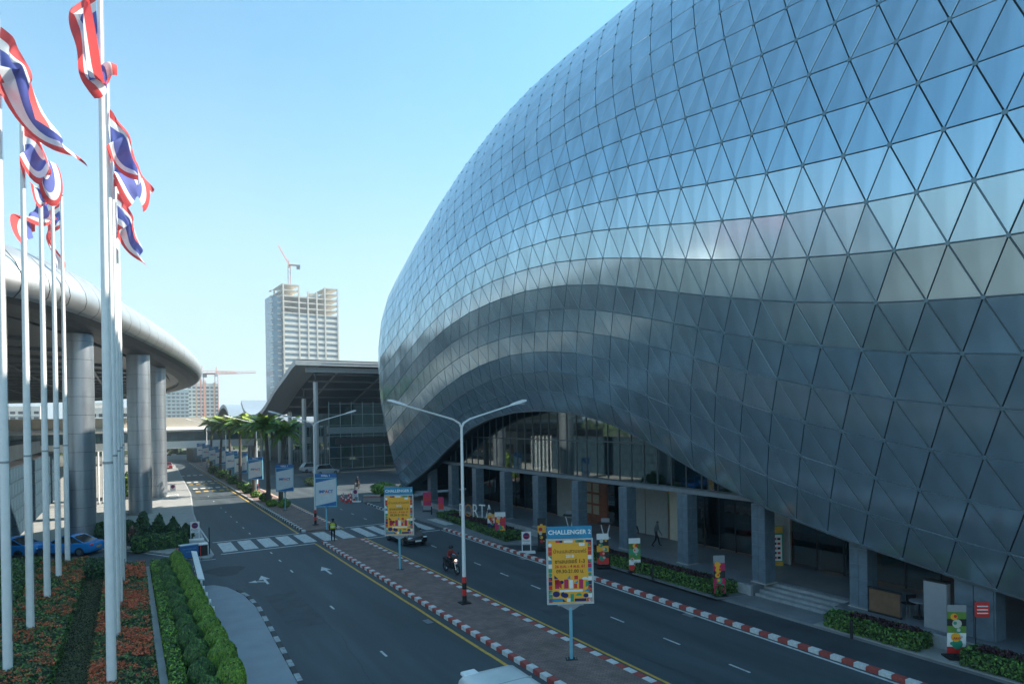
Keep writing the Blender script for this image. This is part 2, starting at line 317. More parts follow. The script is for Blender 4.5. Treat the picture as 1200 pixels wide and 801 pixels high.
# left: side road island, plaza
isl = [(-14, 64), (-5, 62.2), (-3.0, 59.9), (-.6, 57.2), (4.3, 49.1), (4.75, 49.0), (4.95, 49.6), (5.0, 58), (5.6, 74), (6.9, 94), (8.6, 150), (8.8, 172), (-14, 172)]
sheet('plaza', isl, .14, M_PAVE, .14)
b = MB()
for (p, q) in zip(isl[1:10], isl[2:11]):
    d = Vector((q[0] - p[0], q[1] - p[1], 0)); n = Vector((d.y, -d.x, 0)).normalized() * .16
    b.add([(p[0], p[1], 0), (q[0], q[1], 0), (q[0] + n.x, q[1] + n.y, 0), (p[0] + n.x, p[1] + n.y, 0), (p[0], p[1], .15), (q[0], q[1], .15), (q[0] + n.x, q[1] + n.y, .12), (p[0] + n.x, p[1] + n.y, .12)], [(0, 1, 2, 3), (4, 5, 6, 7), (0, 1, 5, 4), (1, 2, 6, 5), (2, 3, 7, 6), (3, 0, 4, 7)])
struct(b.build('plaza_kerb', mat('kerb_grey', (.36, .36, .35), .8, var=.3, scale=3)))
mark('side_road_line', [[(-12, 62.6), (-5.2, 61.6), (-5.2, 61.75), (-12, 62.75)], [(-5.2, 61.6), (-.7, 56.4), (-.62, 56.5), (-5.1, 61.75)], [(-.7, 56.4), (4.1, 48.5), (4.2, 48.6), (-.62, 56.5)], [(4.1, 48.5), (5.1, 48.45), (5.1, 48.6), (4.2, 48.6)]], .009)
sheet('planting_bed', [(-.3, 57.3), (1.6, 54.2), (3.9, 54.6), (4.2, 59), (-.3, 60)], .18, M_SOIL, .03)
# pavement between the planter and the left carriageway
ramp = [(3.3, -10), (4.95, -10), (5.0, 22), (5.32, 31), (5.42, 34.5), (5.2, 37.3), (4.7, 39.3), (4.1, 40.3), (3.45, 40.4)]
sheet('pavement', ramp, .13, mat('pavement_grey', (.27, .29, .31), .8, var=.12, scale=.7, bump=.2), .13)
k = root('roadside_kerb', 'worn black and white kerb along the light grey pavement at the lower left', 'kerb', (5.2, 20, 0))
ep = [(4.98, 14), (5.02, 22), (5.32, 30.6), (5.42, 34.2), (5.3, 36.6), (5.02, 38.3)]
tot = 0
for (p, q) in zip(ep[:-1], ep[1:]):
    L = math.dist(p, q); n = max(1, int(L / .75))
    for i in range(n):
        t0, t1 = i / n, (i + .97) / n; a = (p[0] + (q[0] - p[0]) * t0, p[1] + (q[1] - p[1]) * t0); c = (p[0] + (q[0] - p[0]) * t1, p[1] + (q[1] - p[1]) * t1)
        nn = Vector((c[1] - a[1], -(c[0] - a[0]))).normalized() * .2; tot += 1
        MB().prism([a, (a[0] + nn.x, a[1] + nn.y), (c[0] + nn.x, c[1] + nn.y), c], 0, .155).build('kerb_stone', mat('kerb_worn_white', (.34, .36, .36), .8, var=.4, scale=5) if tot % 2 else M_KB, k)
# ================================================================ the glass and metal shell hall
SHELL_X = """2991 2884 2799 2739 2708 2711 2711 2699 2684 2675 2677 2685 2690 2691 2690 2689 2689 2693 2702 2717
2881 2774 2693 2638 2609 2606 2608 2597 2576 2562 2559 2571 2583 2591 2598 2603 2607 2608 2606 2600
2785 2677 2597 2546 2519 2516 2520 2513 2497 2485 2478 2483 2493 2505 2517 2528 2534 2532 2519 2497
2705 2592 2512 2461 2436 2438 2446 2445 2438 2430 2422 2416 2420 2433 2449 2464 2470 2463 2442 2407
2639 2519 2436 2384 2365 2374 2385 2389 2390 2386 2377 2366 2363 2374 2394 2410 2414 2402 2374 2331
2587 2458 2371 2321 2310 2322 2334 2343 2349 2347 2339 2326 2321 2330 2351 2366 2366 2349 2317 2269
2548 2411 2319 2274 2269 2281 2292 2306 2315 2315 2306 2296 2291 2300 2319 2331 2325 2305 2270 2221
2518 2379 2285 2240 2238 2250 2262 2278 2289 2290 2284 2277 2274 2282 2297 2304 2294 2272 2236 2186
2496 2363 2271 2222 2218 2230 2245 2263 2273 2276 2274 2269 2268 2275 2284 2286 2274 2249 2213 2165
2481 2361 2275 2224 2213 2225 2243 2260 2269 2274 2274 2272 2272 2277 2282 2279 2264 2239 2203 2158
2473 2370 2294 2244 2227 2236 2254 2269 2276 2282 2285 2284 2285 2290 2291 2283 2267 2240 2206 2163
2471 2387 2323 2278 2259 2262 2277 2290 2296 2301 2305 2305 2308 2311 2309 2299 2280 2255 2222 2182
2477 2410 2358 2322 2305 2303 2313 2324 2329 2333 2336 2336 2338 2341 2338 2326 2307 2282 2251 2213
2491 2439 2399 2374 2361 2358 2364 2372 2376 2377 2376 2376 2377 2378 2374 2363 2345 2321 2292 2257
2515 2474 2446 2430 2424 2426 2431 2436 2435 2432 2426 2423 2423 2423 2420 2410 2394 2372 2345 2312
2549 2519 2500 2492 2494 2502 2511 2513 2507 2496 2485 2479 2477 2477 2475 2468 2454 2435 2410 2379
2595 2573 2561 2559 2568 2582 2597 2598 2586 2568 2552 2544 2541 2541 2540 2535 2525 2508 2485 2456
2653 2638 2631 2633 2645 2664 2682 2687 2672 2648 2628 2618 2615 2616 2616 2613 2605 2591 2570 2543
2724 2715 2711 2716 2728 2747 2766 2774 2762 2735 2714 2702 2699 2701 2702 2701 2695 2683 2665 2640
2809 2804 2803 2807 2817 2833 2850 2860 2852 2828 2808 2797 2795 2796 2798 2798 2793 2783 2768 2746
2908 2905 2905 2908 2915 2926 2938 2947 2942 2927 2911 2903 2901 2902 2904 2904 2900 2892 2879 2860
3018 3017 3018 3019 3023 3029 3036 3042 3040 3033 3023 3017 3016 3017 3018 3018 3015 3008 2997 2982
3139 3139 3139 3140 3141 3143 3146 3148 3148 3147 3143 3140 3140 3140 3141 3140 3137 3132 3124 3112
3269 3269 3269 3269 3268 3268 3268 3268 3269 3271 3271 3270 3270 3270 3270 3269 3266 3262 3257 3250
3405 3405 3405 3404 3403 3402 3401 3400 3401 3403 3405 3406 3406 3406 3405 3404 3402 3400 3397 3395
3546 3546 3546 3545 3544 3543 3541 3540 3541 3543 3545 3546 3547 3546 3546 3545 3544 3544 3545 3547
3691 3691 3691 3690 3690 3689 3688 3687 3687 3688 3690 3691 3691 3691 3690 3690 3691 3694 3699 3707
3840 3839 3839 3839 3839 3838 3838 3838 3838 3838 3838 3839 3839 3839 3839 3840 3844 3851 3861 3874
3991 3991 3991 3991 3991 3991 3991 3992 3991 3991 3991 3991 3990 3990 3991 3995 4003 4014 4029 4049
4145 4146 4146 4146 4146 4147 4148 4148 4148 4148 4147 4146 4145 4144 4147 4154 4166 4183 4205 4231"""
SHELL_Z = """96 154 222 299 379 468 601 769 909 980 1002 992 948 847 681 488 322 193 89 7
311 350 403 472 557 662 796 942 1063 1128 1143 1121 1064 962 815 646 479 327 190 68
523 543 582 644 731 843 974 1106 1210 1268 1279 1250 1185 1083 951 795 628 460 297 142
731 733 760 814 900 1012 1139 1260 1351 1403 1410 1379 1311 1212 1086 937 769 591 409 227
935 920 937 985 1066 1173 1294 1407 1491 1535 1540 1509 1442 1344 1220 1073 905 721 526 323
1136 1107 1114 1156 1230 1331 1444 1551 1628 1668 1672 1641 1576 1479 1354 1206 1037 850 647 429
1334 1294 1292 1328 1397 1491 1596 1696 1768 1804 1806 1776 1713 1615 1487 1338 1168 979 770 542
1529 1481 1471 1501 1565 1654 1752 1844 1910 1943 1944 1915 1852 1752 1621 1471 1301 1110 897 660
1722 1670 1654 1677 1736 1820 1912 1995 2054 2084 2085 2057 1994 1893 1760 1608 1437 1243 1025 781
1912 1859 1841 1857 1910 1988 2076 2150 2201 2227 2227 2200 2138 2037 1905 1751 1577 1379 1154 902
2100 2048 2027 2039 2086 2158 2239 2305 2348 2369 2369 2341 2281 2182 2052 1897 1720 1516 1283 1021
2286 2234 2213 2222 2263 2328 2401 2458 2494 2510 2507 2478 2420 2326 2199 2046 1864 1653 1410 1136
2468 2418 2397 2405 2443 2500 2562 2611 2640 2650 2643 2612 2555 2467 2346 2193 2007 1787 1533 1245
2646 2600 2581 2590 2624 2673 2723 2763 2786 2789 2776 2744 2690 2607 2491 2338 2147 1918 1652 1349
2820 2779 2763 2773 2804 2847 2888 2918 2931 2927 2909 2876 2825 2746 2632 2478 2281 2043 1765 1446
2989 2953 2941 2952 2981 3019 3054 3074 3076 3064 3042 3010 2961 2884 2770 2613 2409 2161 1870 1536
3151 3122 3114 3124 3150 3184 3215 3227 3220 3199 3175 3146 3099 3022 2905 2741 2530 2271 1967 1618
3305 3283 3278 3287 3309 3339 3365 3374 3360 3332 3309 3283 3238 3158 3034 2862 2641 2373 2056 1693
3450 3435 3431 3439 3457 3480 3501 3509 3493 3464 3444 3422 3376 3291 3158 2976 2745 2465 2137 1760
3584 3574 3573 3578 3590 3607 3622 3630 3618 3593 3577 3557 3511 3418 3275 3082 2840 2549 2209 1819
3705 3701 3700 3703 3710 3720 3730 3735 3728 3714 3703 3685 3638 3539 3384 3180 2927 2624 2272 1870
3815 3813 3813 3814 3817 3822 3826 3829 3827 3823 3818 3803 3755 3649 3486 3271 3007 2692 2328 1913
3911 3912 3912 3912 3912 3913 3913 3914 3916 3919 3920 3907 3858 3748 3579 3355 3080 2753 2376 1947
3997 3998 3998 3998 3997 3995 3994 3993 3997 4004 4008 3997 3947 3837 3663 3431 3146 2808 2417 1973
4071 4073 4073 4073 4071 4069 4067 4066 4070 4077 4083 4074 4024 3914 3737 3500 3205 2855 2450 1992
4136 4137 4137 4137 4135 4133 4131 4130 4134 4141 4147 4138 4090 3979 3802 3560 3257 2896 2478 2002
4190 4191 4191 4191 4190 4188 4187 4186 4189 4195 4200 4192 4144 4034 3856 3611 3302 2930 2498 2006
4234 4234 4234 4234 4234 4233 4232 4231 4233 4239 4243 4234 4187 4079 3901 3653 3339 2958 2512 2002
4268 4268 4268 4268 4268 4268 4267 4266 4268 4272 4276 4267 4220 4112 3934 3686 3368 2979 2520 1992
4291 4291 4291 4291 4292 4292 4291 4290 4292 4296 4299 4289 4242 4135 3958 3710 3389 2993 2521 1974"""

SX = np.array([[int(q) for q in l.split()] for l in SHELL_X.split('\n')]) / 100.0
SZ = np.array([[int(q) for q in l.split()] for l in SHELL_Z.split('\n')]) / 100.0
PIT, Y0, KMIN, KMAX = 1.576, 11.6, -7, 22
CRX, CRY = 12.0, 6.0
_ph = np.linspace(0, math.pi / 2, 200); _ar = np.concatenate([[0], np.cumsum(np.hypot(np.diff(CRY * np.sin(_ph)), np.diff(CRX * (1 - np.cos(_ph)))))])
def tab(T, k, y):
    """profile tables: rows by panel course, columns every 4 m along the street"""
    e = 0.0
    if y < 0: e = y; y = 0.0
    y = min(y, 75.9); a = int(np.clip(k - KMIN, 0, KMAX - KMIN)); j = int(y / 4); t = y / 4 - j
    v = T[a, j] * (1 - t) + T[a, j + 1] * t
    return v + e * (T[a, 1] - T[a, 0]) / 4 * .6
def S(k, i):
    y = Y0 - PIT * (i + k / 2); kk = min(k, 13); ys = 64 - .3 * kk + .05 * kk * kk
    if y <= ys: return Vector((tab(SX, k, y), y, tab(SZ, k, y)))
    e = y - ys
    if e < _ar[-1]:
        ph = np.interp(e, _ar, _ph); yy = ys + CRY * math.sin(ph); dx = CRX * (1 - math.cos(ph))
    else: yy = ys + CRY; dx = CRX + e - _ar[-1]
    return Vector((tab(SX, k, yy) + dx, yy, tab(SZ, k, min(yy, 75.9))))
IR = {k: (int(math.floor((Y0 + 7 - 0) / PIT - k / 2)), int(math.ceil((Y0 - 88) / PIT - k / 2))) for k in range(KMIN, KMAX + 1)}
hall = root('shell_hall', 'vast bulging exhibition hall clad in triangular metal panels, filling the right side of the view', 'building', (34, 30, 0))
M_PANEL = mat('shell_panel', (0.43, 0.57, 0.65), 0.17, metal=0.75, var=0.17, scale=1.1, stretch=(1, 1, .07), island=0.05, detail=3)
M_BACK = mat('joint_dark', (0.02, 0.025, 0.03), 0.6)
M_JOIN = mat('joint_strip', (0.26, 0.32, 0.35), 0.4, metal=0.5)
M_NODE = mat('node_disc', (0.17, 0.26, 0.30), 0.45, metal=0.3)
cache = {}
def SC(k, i):
    if (k, i) not in cache: cache[(k, i)] = S(k, i)
    return cache[(k, i)]
def proj(p):
    d = p.x * SA + p.y * CA
    if d < 1: return None
    l = (p.x * CA - p.y * SA) / d; w = (p.z - CAM_H) / d
    return 600 + 740 * (l * CR - w * SR), 489.2 - 740 * (l * SR + w * CR)
tris = []
for k in range(KMIN, KMAX):
    i0, i1 = IR[k]
    for i in range(i1, i0 + 1):
        A = SC(k, i)
        tris.append((k, i, [A, SC(k + 1, i), SC(k + 1, i - 1)])); tris.append((k, i, [A, SC(k + 1, i - 1), SC(k, i - 1)]))
def area2d(T):
    q = [proj(p) for p in T]
    if None in q: return 0
    if max(p[0] for p in q) < 430 or min(p[0] for p in q) > 1215 or min(p[1] for p in q) > 800 or max(p[1] for p in q) < -10: return 0
    return (q[1][0] - q[0][0]) * (q[2][1] - q[0][1]) - (q[2][0] - q[0][0]) * (q[1][1] - q[0][1])
sc = [(abs(area2d(t[2])), n) for n, t in enumerate(tris)]; sc.sort(reverse=True)
big = {n for a, n in sc[:300] if a > 0}
rest = MB(); back = MB()
for n, (k, i, T) in enumerate(tris):
    c = (T[0] + T[1] + T[2]) / 3; nr = (T[1] - T[0]).cross(T[2] - T[0])
    if nr.length < 1e-6: continue
    nr.normalize()
    if nr.x > 0 and nr.dot(Vector((-1, 0, .6))) < 0: nr = -nr
    # inset each edge by the joint width
    def inset(T, g):
        out = []
        for a in range(3):
            p, q, r = T[a], T[(a + 1) % 3], T[(a - 1) % 3]; u = (q - p).normalized(); v = (r - p).normalized(); s = u.cross(v).length
            out.append(p + (u + v) * (g / max(s, .3)))
        return out
    t = inset(T, .020); jit = nr * random.uniform(-.006, .006)
    topv = [p + jit for p in t]; bot = [p - nr * .06 for p in t]; tv = inset(T, .028); topv = [p + nr * .008 + jit for p in tv]
    vs = topv + [p - nr * .004 for p in t] + bot
    fs = [(0, 1, 2)] + [(a, a + 3, (a + 1) % 3 + 3, (a + 1) % 3) for a in range(3)] + [(a + 3, a + 6, (a + 1) % 3 + 6, (a + 1) % 3 + 3) for a in range(3)]
    if n in big:
        b = MB(); b.add(vs, fs); link('cladding_panel', b.mesh('cladding_panel', M_PANEL, off=tuple(c)), hall, (c.x - 34, c.y - 30, c.z))
    else: rest.add(vs, fs)
    back.add([p - nr * .055 for p in T], [(0, 1, 2)])
stuff(rest.build('small_cladding_panels', M_PANEL, hall)); stuff(back.build('joint_backing', M_BACK, hall))
jn = MB(); nd = MB()
for k in range(KMIN, 14):
    i0, i1 = IR[k]
    for i in range(i1 + 1, i0):
        A = SC(k, i); B = SC(k, i - 1); q = proj(A)
        if q is None or not (300 < q[0] < 1500 and -300 < q[1] < 1000): continue
        nv = (B - A).cross(SC(k + 1, i - 1) - A).normalized() if k < KMAX else Vector((-1, 0, 0))
        if nv.x > 0: nv = -nv
        d = A.x * SA + A.y * CA
        if k <= 1 and k > KMIN:
            jn.tube([A + nv * .004, B + nv * .004], .018 if d > 45 else .015, 4)
        if k <= 0: jn.tube([A + nv * .004, SC(k + 1, i - 1) + nv * .004], .012, 4)
        if d < 60: nd.tube([A - nv * .02, A + nv * .03], .09 if k > 0 else .075, 8)
stuff(jn.build('joint_strips', M_JOIN, hall)); stuff(nd.build('node_discs', M_NODE, hall))
# rim beam and soffit along the lower edge of the shell
rim = [SC(KMIN, i) for i in range(IR[KMIN][0], IR[KMIN][1], -1)]
b = MB(); n = len(rim)
prof = [(-.03, .03), (.0, -.06), (.22, -.04), (.22, .12)]
b.loft([[(p.x + dx, p.y, p.z + dz) for dx, dz in prof] for p in rim]); b.build('rim_beam', mat('rim_metal', (.22, .25, .27), .45, metal=.6), hall, smooth=False)
b = MB()
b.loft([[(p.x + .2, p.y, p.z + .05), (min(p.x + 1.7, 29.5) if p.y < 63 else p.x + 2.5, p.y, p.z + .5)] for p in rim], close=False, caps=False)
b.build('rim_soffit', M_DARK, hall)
# roof and body behind the shell
b = MB(); rg = [SC(KMAX, i) for i in range(IR[KMAX][0], IR[KMAX][1], -1)]
b.loft([[tuple(p), (p.x + 12, p.y, p.z - .6), (p.x + 45, p.y, p.z - 4), (p.x + 45, p.y, 0)] for p in rg], close=False, caps=False)
b.build('roof', M_SILV, hall)
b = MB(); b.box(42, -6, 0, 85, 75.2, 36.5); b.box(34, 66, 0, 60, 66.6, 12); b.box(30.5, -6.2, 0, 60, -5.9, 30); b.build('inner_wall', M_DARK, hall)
# ---- upper floor behind the arch
sl = MB(); sl.box(28.25, 14, 4.82, 45, 64, 5.06); sl.build('floor_slab', mat('slab_edge', (.20, .23, .25), .5, metal=.3), hall)
def glass_mat(name, tint, amt):
    m = bpy.data.materials.new(name); m.use_nodes = True; nt = m.node_tree; N = nt.nodes; L = nt.links; N.remove(N['Principled BSDF'])
    out = [q for q in N if q.type == 'OUTPUT_MATERIAL'][0]; tr = N.new('ShaderNodeBsdfTransparent'); tr.inputs[0].default_value = (*tint, 1)
    gl = N.new('ShaderNodeBsdfGlossy'); gl.inputs['Roughness'].default_value = .03; gl.inputs[0].default_value = (.8, .9, .92, 1)
    fr = N.new('ShaderNodeFresnel'); fr.inputs[0].default_value = 1.55; ad = N.new('ShaderNodeMath'); ad.operation = 'ADD'; ad.inputs[1].default_value = amt
    mx = N.new('ShaderNodeMixShader'); L.new(fr.outputs[0], ad.inputs[0]); L.new(ad.outputs[0], mx.inputs[0]); L.new(tr.outputs[0], mx.inputs[1]); L.new(gl.outputs[0], mx.inputs[2]); L.new(mx.outputs[0], out.inputs[0]); return m
M_CURT = glass_mat('curtain_glass', (.50, .64, .62), .20)
M_MULL = mat('mullion', (.10, .12, .13), .4, metal=.6)
pane = {}
y = 15.0; cnt = 0
while y < 63:
    top = float(np.interp(y, [p.y for p in rim[::-1]] if rim[0].y > rim[-1].y else [p.y for p in rim], [p.z for p in (rim[::-1] if rim[0].y > rim[-1].y else rim)])) + 1.4
    for z0, z1 in ((5.06, 7.7), (7.7, 11.9)):
        if top < z0 + .3: continue
        key = (z0, z1)
        if key not in pane: pane[key] = MB().box(-.01, .03, .02, .01, 1.17, z1 - z0 - .02).mesh('glass_pane', M_CURT)
        link('glass_pane', pane[key], hall, (28.62 - 34, y - 30, z0))
        link('mullion', pane.setdefault(('m', z0), MB().box(-.06, -.03, 0, .06, .03, z1 - z0).mesh('mullion', M_MULL)), hall, (28.62 - 34, y - 30, z0))
    y += 1.2
b = MB()
for z in (5.08, 7.7): b.box(28.55, 15, z - .04, 28.69, 63, z + .04)
b.build('transom', M_MULL, hall)
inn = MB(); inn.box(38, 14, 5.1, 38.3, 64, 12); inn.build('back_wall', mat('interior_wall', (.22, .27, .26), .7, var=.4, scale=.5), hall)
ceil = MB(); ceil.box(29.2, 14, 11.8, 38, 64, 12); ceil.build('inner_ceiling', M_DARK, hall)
for yy in np.arange(22, 63, 5.25): MB().cyl(30.4, yy, 5.08, 11.8, .38, n=16).build('round_column', M_CREAM, hall, smooth=True)
for yy in np.arange(24, 62, 2.4): MB().box(33.0, yy, 5.1, 33.1, yy + random.uniform(.5, 1.4), random.uniform(9, 11.5)).build('hanging_curtain', mat('curtain_grey', (.40, .50, .48), .8, var=.3), hall)
# ---- tiled columns of the arcade
col_y = [10.9] + [16.2 + 5.25 * i for i in range(10)]
c0 = root('tiled_column', 'x', 'column', (28.3, 16.2, .7))
M_GROUT = mat('grout', (.20, .23, .25), .8)
MB().box(-.45, -.45, 0, .45, .45, 4.1).build('core', M_GROUT, c0, w=False)
zs = [0, .62, 1.3, 1.98, 2.66, 3.34, 4.08]
for a, c in zip(zs[:-1], zs[1:]):
    for (x0, y0, x1, y1) in ((-.49, -.47, -.45, -.008), (-.49, .008, -.45, .47), (-.47, -.49, -.008, -.45), (.008, -.49, .47, -.45), (.45, -.47, .49, .47), (-.47, .45, .47, .49)):
        MB().box(x0, y0, a + .012, x1, y1, c - .012).build('tile', M_TILE, c0, w=False)
MB().box(-.56, -.56, -.02, .56, .56, .05).build('plinth', M_CONC, c0, w=False)
names = ['beside the left end of the broad steps', 'at the near end of the second hedge by the flying banner', 'behind the green banner, third from the steps', 'behind the small food banner, right of the orange door', 'left of the orange door', 'behind the no parking board', 'behind the big red banner', 'behind the PORTA letters', 'left of the PORTA letters', 'farthest one, where the shell comes down']
c0['label'] = 'blue grey tiled square column at the right end of the broad steps'
c0.scale = (.84, .84, 1)
for i in range(1, 10): copy_thing(c0, (28.3, 16.2 + 5.25 * i, .7), label='blue grey tiled square column ' + names[i - 1], group='tiled columns of the arcade')
c0['group'] = 'tiled columns of the arcade'
# ---- ground floor shop fronts (facing the street, x = 32.6)
M_SHOPG = glass_mat('shop_glass', (.30, .36, .36), .06)
shop = root('shop_front', 'row of shop fronts under the hall behind the arcade columns', 'shop front', (32.6, 30, .7))
def wallp(n, y0, y1, z0, z1, m, x=32.6, t=.12): return MB().box(x, y0, z0, x + t, y1, z1).build(n, m, shop)
M_SHW = mat('shop_white_panel', (.30, .32, .30), .6, var=.1); M_MINT = mat('mint_panel', (.22, .42, .40), .5); M_ODOOR = mat('orange_wood', (.20, .065, .03), .5, var=.3, scale=2)
wallp('back_wall', 13, 64, .7, 4.82, mat('shop_back', (.16, .13, .10), .8, var=.5, scale=.7), 38.0)
wallp('side_wall', 62, 62.2, .7, 4.82, M_DARK)
def panes(y0, y1, n, z0=.85, z1=4.5, m=None):
    w = (y1 - y0) / n; me = MB().box(-.01, .05, 0, .01, w - .05, z1 - z0).mesh('shop_pane', m or M_SHOPG); mm = MB().box(-.04, -.04, 0, .06, .04, z1 - z0 + .15).mesh('frame_post', M_BLACK)
    for i in range(n): link('shop_pane', me, shop, (0, y0 + i * w - 30, z0 - .7)); link('frame_post', mm, shop, (0, y0 + i * w - 30, z0 - .78))
wallp('header_band', 14.9, 62, 4.45, 4.8, M_DARK, 32.5)
panes(46.2, 61.8, 9); wallp('blank_panel', 44.0, 46.1, .72, 4.4, M_SHW)
d = wallp('orange_door', 39.2, 43.9, .72, 4.4, M_ODOOR, 32.6)
for j in range(3):
    for q in range(3): o = MB().box(32.56, 40.2 + j * 1.0, 1.5 + q * .9, 32.6, 40.95 + j * 1.0, 2.2 + q * .9).build('door_pane', mat('warm_pane', (.35, .30, .20), .3), shop)
panes(37.2, 39.1, 1); wallp('blank_panel', 34.9, 37.0, .75, 4.3, M_SHW); wallp('blank_panel', 32.6, 34.8, .75, 4.3, M_SHW); wallp('blank_panel', 30.6, 32.4, .72, 4.4, M_CREAM)
panes(24.2, 30.5, 5); 
for i in range(5): wallp('mint_counter', 24.3 + i * 1.26, 25.4 + i * 1.26, .8, 1.75, M_MINT, 32.75, .05)
wallp('blank_panel', 22.9, 24.1, .72, 4.4, M_SHW); wallp('glowing_display', 21.3, 22.8, .8, 2.2, mat('teal_display', (.03, .25, .30), .4), 33.0)
panes(15.0, 22.8, 5); wallp('grey_machine', 19.6, 20.6, .72, 2.6, M_GREY, 33.4, .6)
M_WARM = mat('shop_lamp', (1, .85, .6), .5, emit=((1, .78, .5), 2.2))
for i in range(16):
    yy = 16.5 + i * 2.85; MB().box(34.2 + (i % 3) * .9, yy, 4.3, 34.5 + (i % 3) * .9, yy + .9, 4.36).build('ceiling_lamp', M_WARM, shop)
# pale things seen inside the shops
for i in range(48):
    yy = random.uniform(15.5, 61); zz = random.uniform(.75, 2.6); m = random.choice([M_GREY, M_CREAM, M_SHW, M_RED, M_ORNG, M_GREEN, M_ODOOR])
    MB().box(34 + random.uniform(0, 3), yy, zz, 37.5, yy + random.uniform(.3, 1.2), zz + random.uniform(.3, 1.5)).build('display_shelf', m, shop)
# walls right of the steps
wr = root('stone_clad_wall', 'grey stone clad wall block on the terrace behind the leaning food banner at lower right', 'wall', (27.9, 11.6, .7))
MB().box(27.8, 10.95, .7, 28.6, 12.3, 4.4).build('core', M_GROUT, wr)
for i in range(2):
    for j in range(3): MB().box(27.75, 10.97 + .67 * i, .72 + 1.2 * j, 27.8, 11.6 + .67 * i, 1.9 + 1.2 * j).build('stone_panel', M_TILE, wr)
for j in range(3): MB().box(27.77, 10.9, .72 + 1.2 * j, 28.6, 10.94, 1.9 + 1.2 * j).build('stone_panel', M_TILE, wr)
kb = root('grey_kiosk_wall', 'low plain grey partition wall beside the café table on the terrace', 'wall', (27.7, 13.2, .7))
MB().bbox(27.6, 12.5, .7, 27.95, 13.35, 2.6, .02).build('panel', M_GREY, kb); MB().box(27.58, 12.48, 2.6, 27.97, 13.37, 2.66).build('cap', M_DARK, kb)
pb = root('wooden_screen', 'low brown wooden screen at the edge of the café terrace right of the steps', 'screen', (27.8, 15.0, .7))
MB().box(27.75, 14.35, .78, 27.8, 15.65, 1.75).build('board', mat('brown_board', (.16, .09, .05), .5, var=.2), pb); MB().box(27.72, 14.3, .7, 27.83, 15.7, .78).build('foot_rail', M_BLACK, pb); MB().box(27.72, 14.3, 1.75, 27.83, 15.7, 1.82).build('top_rail', M_BLACK, pb)
ct = root('cafe_table', 'small round café table between the wooden screen and the grey wall', 'table', (28.6, 14.0, .7))
MB().cyl(0, 0, .7, .74, .38, n=16).build('table_top', M_GREY, ct, w=False); MB().cyl(0, 0, .03, .7, .035).build('leg', M_BLACK, ct, w=False); MB().cyl(0, 0, 0, .03, .25, n=14).build('base', M_BLACK, ct, w=False)
def chair(x, y, rz, label):
    c = root('cafe_chair', label, 'chair', (x, y, .7), rz, group='café chairs on the dark terrace')
    MB().bbox(-.22, -.22, .42, .22, .22, .46, .02).build('seat', M_DARK, c, w=False); MB().box(-.21, .19, .52, .21, .22, .88).build('backrest', M_DARK, c, w=False)
    for a in (-.19, .19):
        for e in (-.19, .19): MB().cyl(a, e, 0, .42 if e < 0 else .86, .014, n=6).build('leg', M_CHROME, c, w=False)
chair(28.9, 14.6, 2.6, 'dark café chair on the terrace left of the small round table'); chair(28.5, 13.4, .4, 'dark café chair on the terrace beside the low grey partition wall')
# ================================================================ left terminal canopy
can = root('curved_canopy', 'huge curved silver canopy roof with rounded nose on round columns at the left', 'canopy', (-30, 120, 0))
CP = [(-60, 38), (-34, 40.5), (-18, 43.0), (-11, 44.8), (-6.8, 47.4), (-4.2, 51.8), (-2.4, 57), (-.6, 64), (1.6, 73), (3.9, 83), (6.3, 95), (8.4, 107), (10.0, 120), (10.8, 133), (10.9, 146), (10.0, 160), (8.0, 176), (4.2, 196), (-1.5, 215), (-12, 234), (-28, 250), (-60, 262)]
def cr_spline(P, n):
    out = []
    for i in range(len(P) - 1):
        p0 = P[max(i - 1, 0)]; p1 = P[i]; p2 = P[i + 1]; p3 = P[min(i + 2, len(P) - 1)]
        for j in range(n):
            t = j / n; out.append(tuple(.5 * ((2 * b) + (-a + c) * t + (2 * a - 5 * b + 4 * c - d) * t * t + (-a + 3 * b - 3 * c + d) * t ** 3) for a, b, c, d in zip(p0, p1, p2, p3)))
    return out + [P[-1]]
edge = cr_spline(CP, 8)
def nrm2(P, i):
    a = P[max(i - 1, 0)]; c = P[min(i + 1, len(P) - 1)]; d = Vector((c[0] - a[0], c[1] - a[1])).normalized(); return Vector((d.y, -d.x))
NS = [nrm2(edge, i) for i in range(len(edge))]
edge = [(p[0] + n.x * (1.0 + .5 * max(0, min(1, (125 - p[1]) / 60))), p[1] + n.y * (1.0 + .5 * max(0, min(1, (125 - p[1]) / 60)))) for p, n in zip(edge, NS)]
# nose profile: (outward offset, height); top skin, rounded nose, bright underside, step, dark soffit
CZ = 1.0
NOSE = [(-16, 20.9), (-9, 20.6), (-5, 20.3), (-3.2, 20.05), (-2.0, 19.6), (-1.1, 19.0), (-.45, 18.3), (-.08, 17.6), (0, 17.0), (-.15, 16.5), (-.55, 16.15), (-1.2, 15.9), (-2.2, 15.72), (-3.6, 15.7)]
NOSE = [(o, z + CZ) for o, z in NOSE]
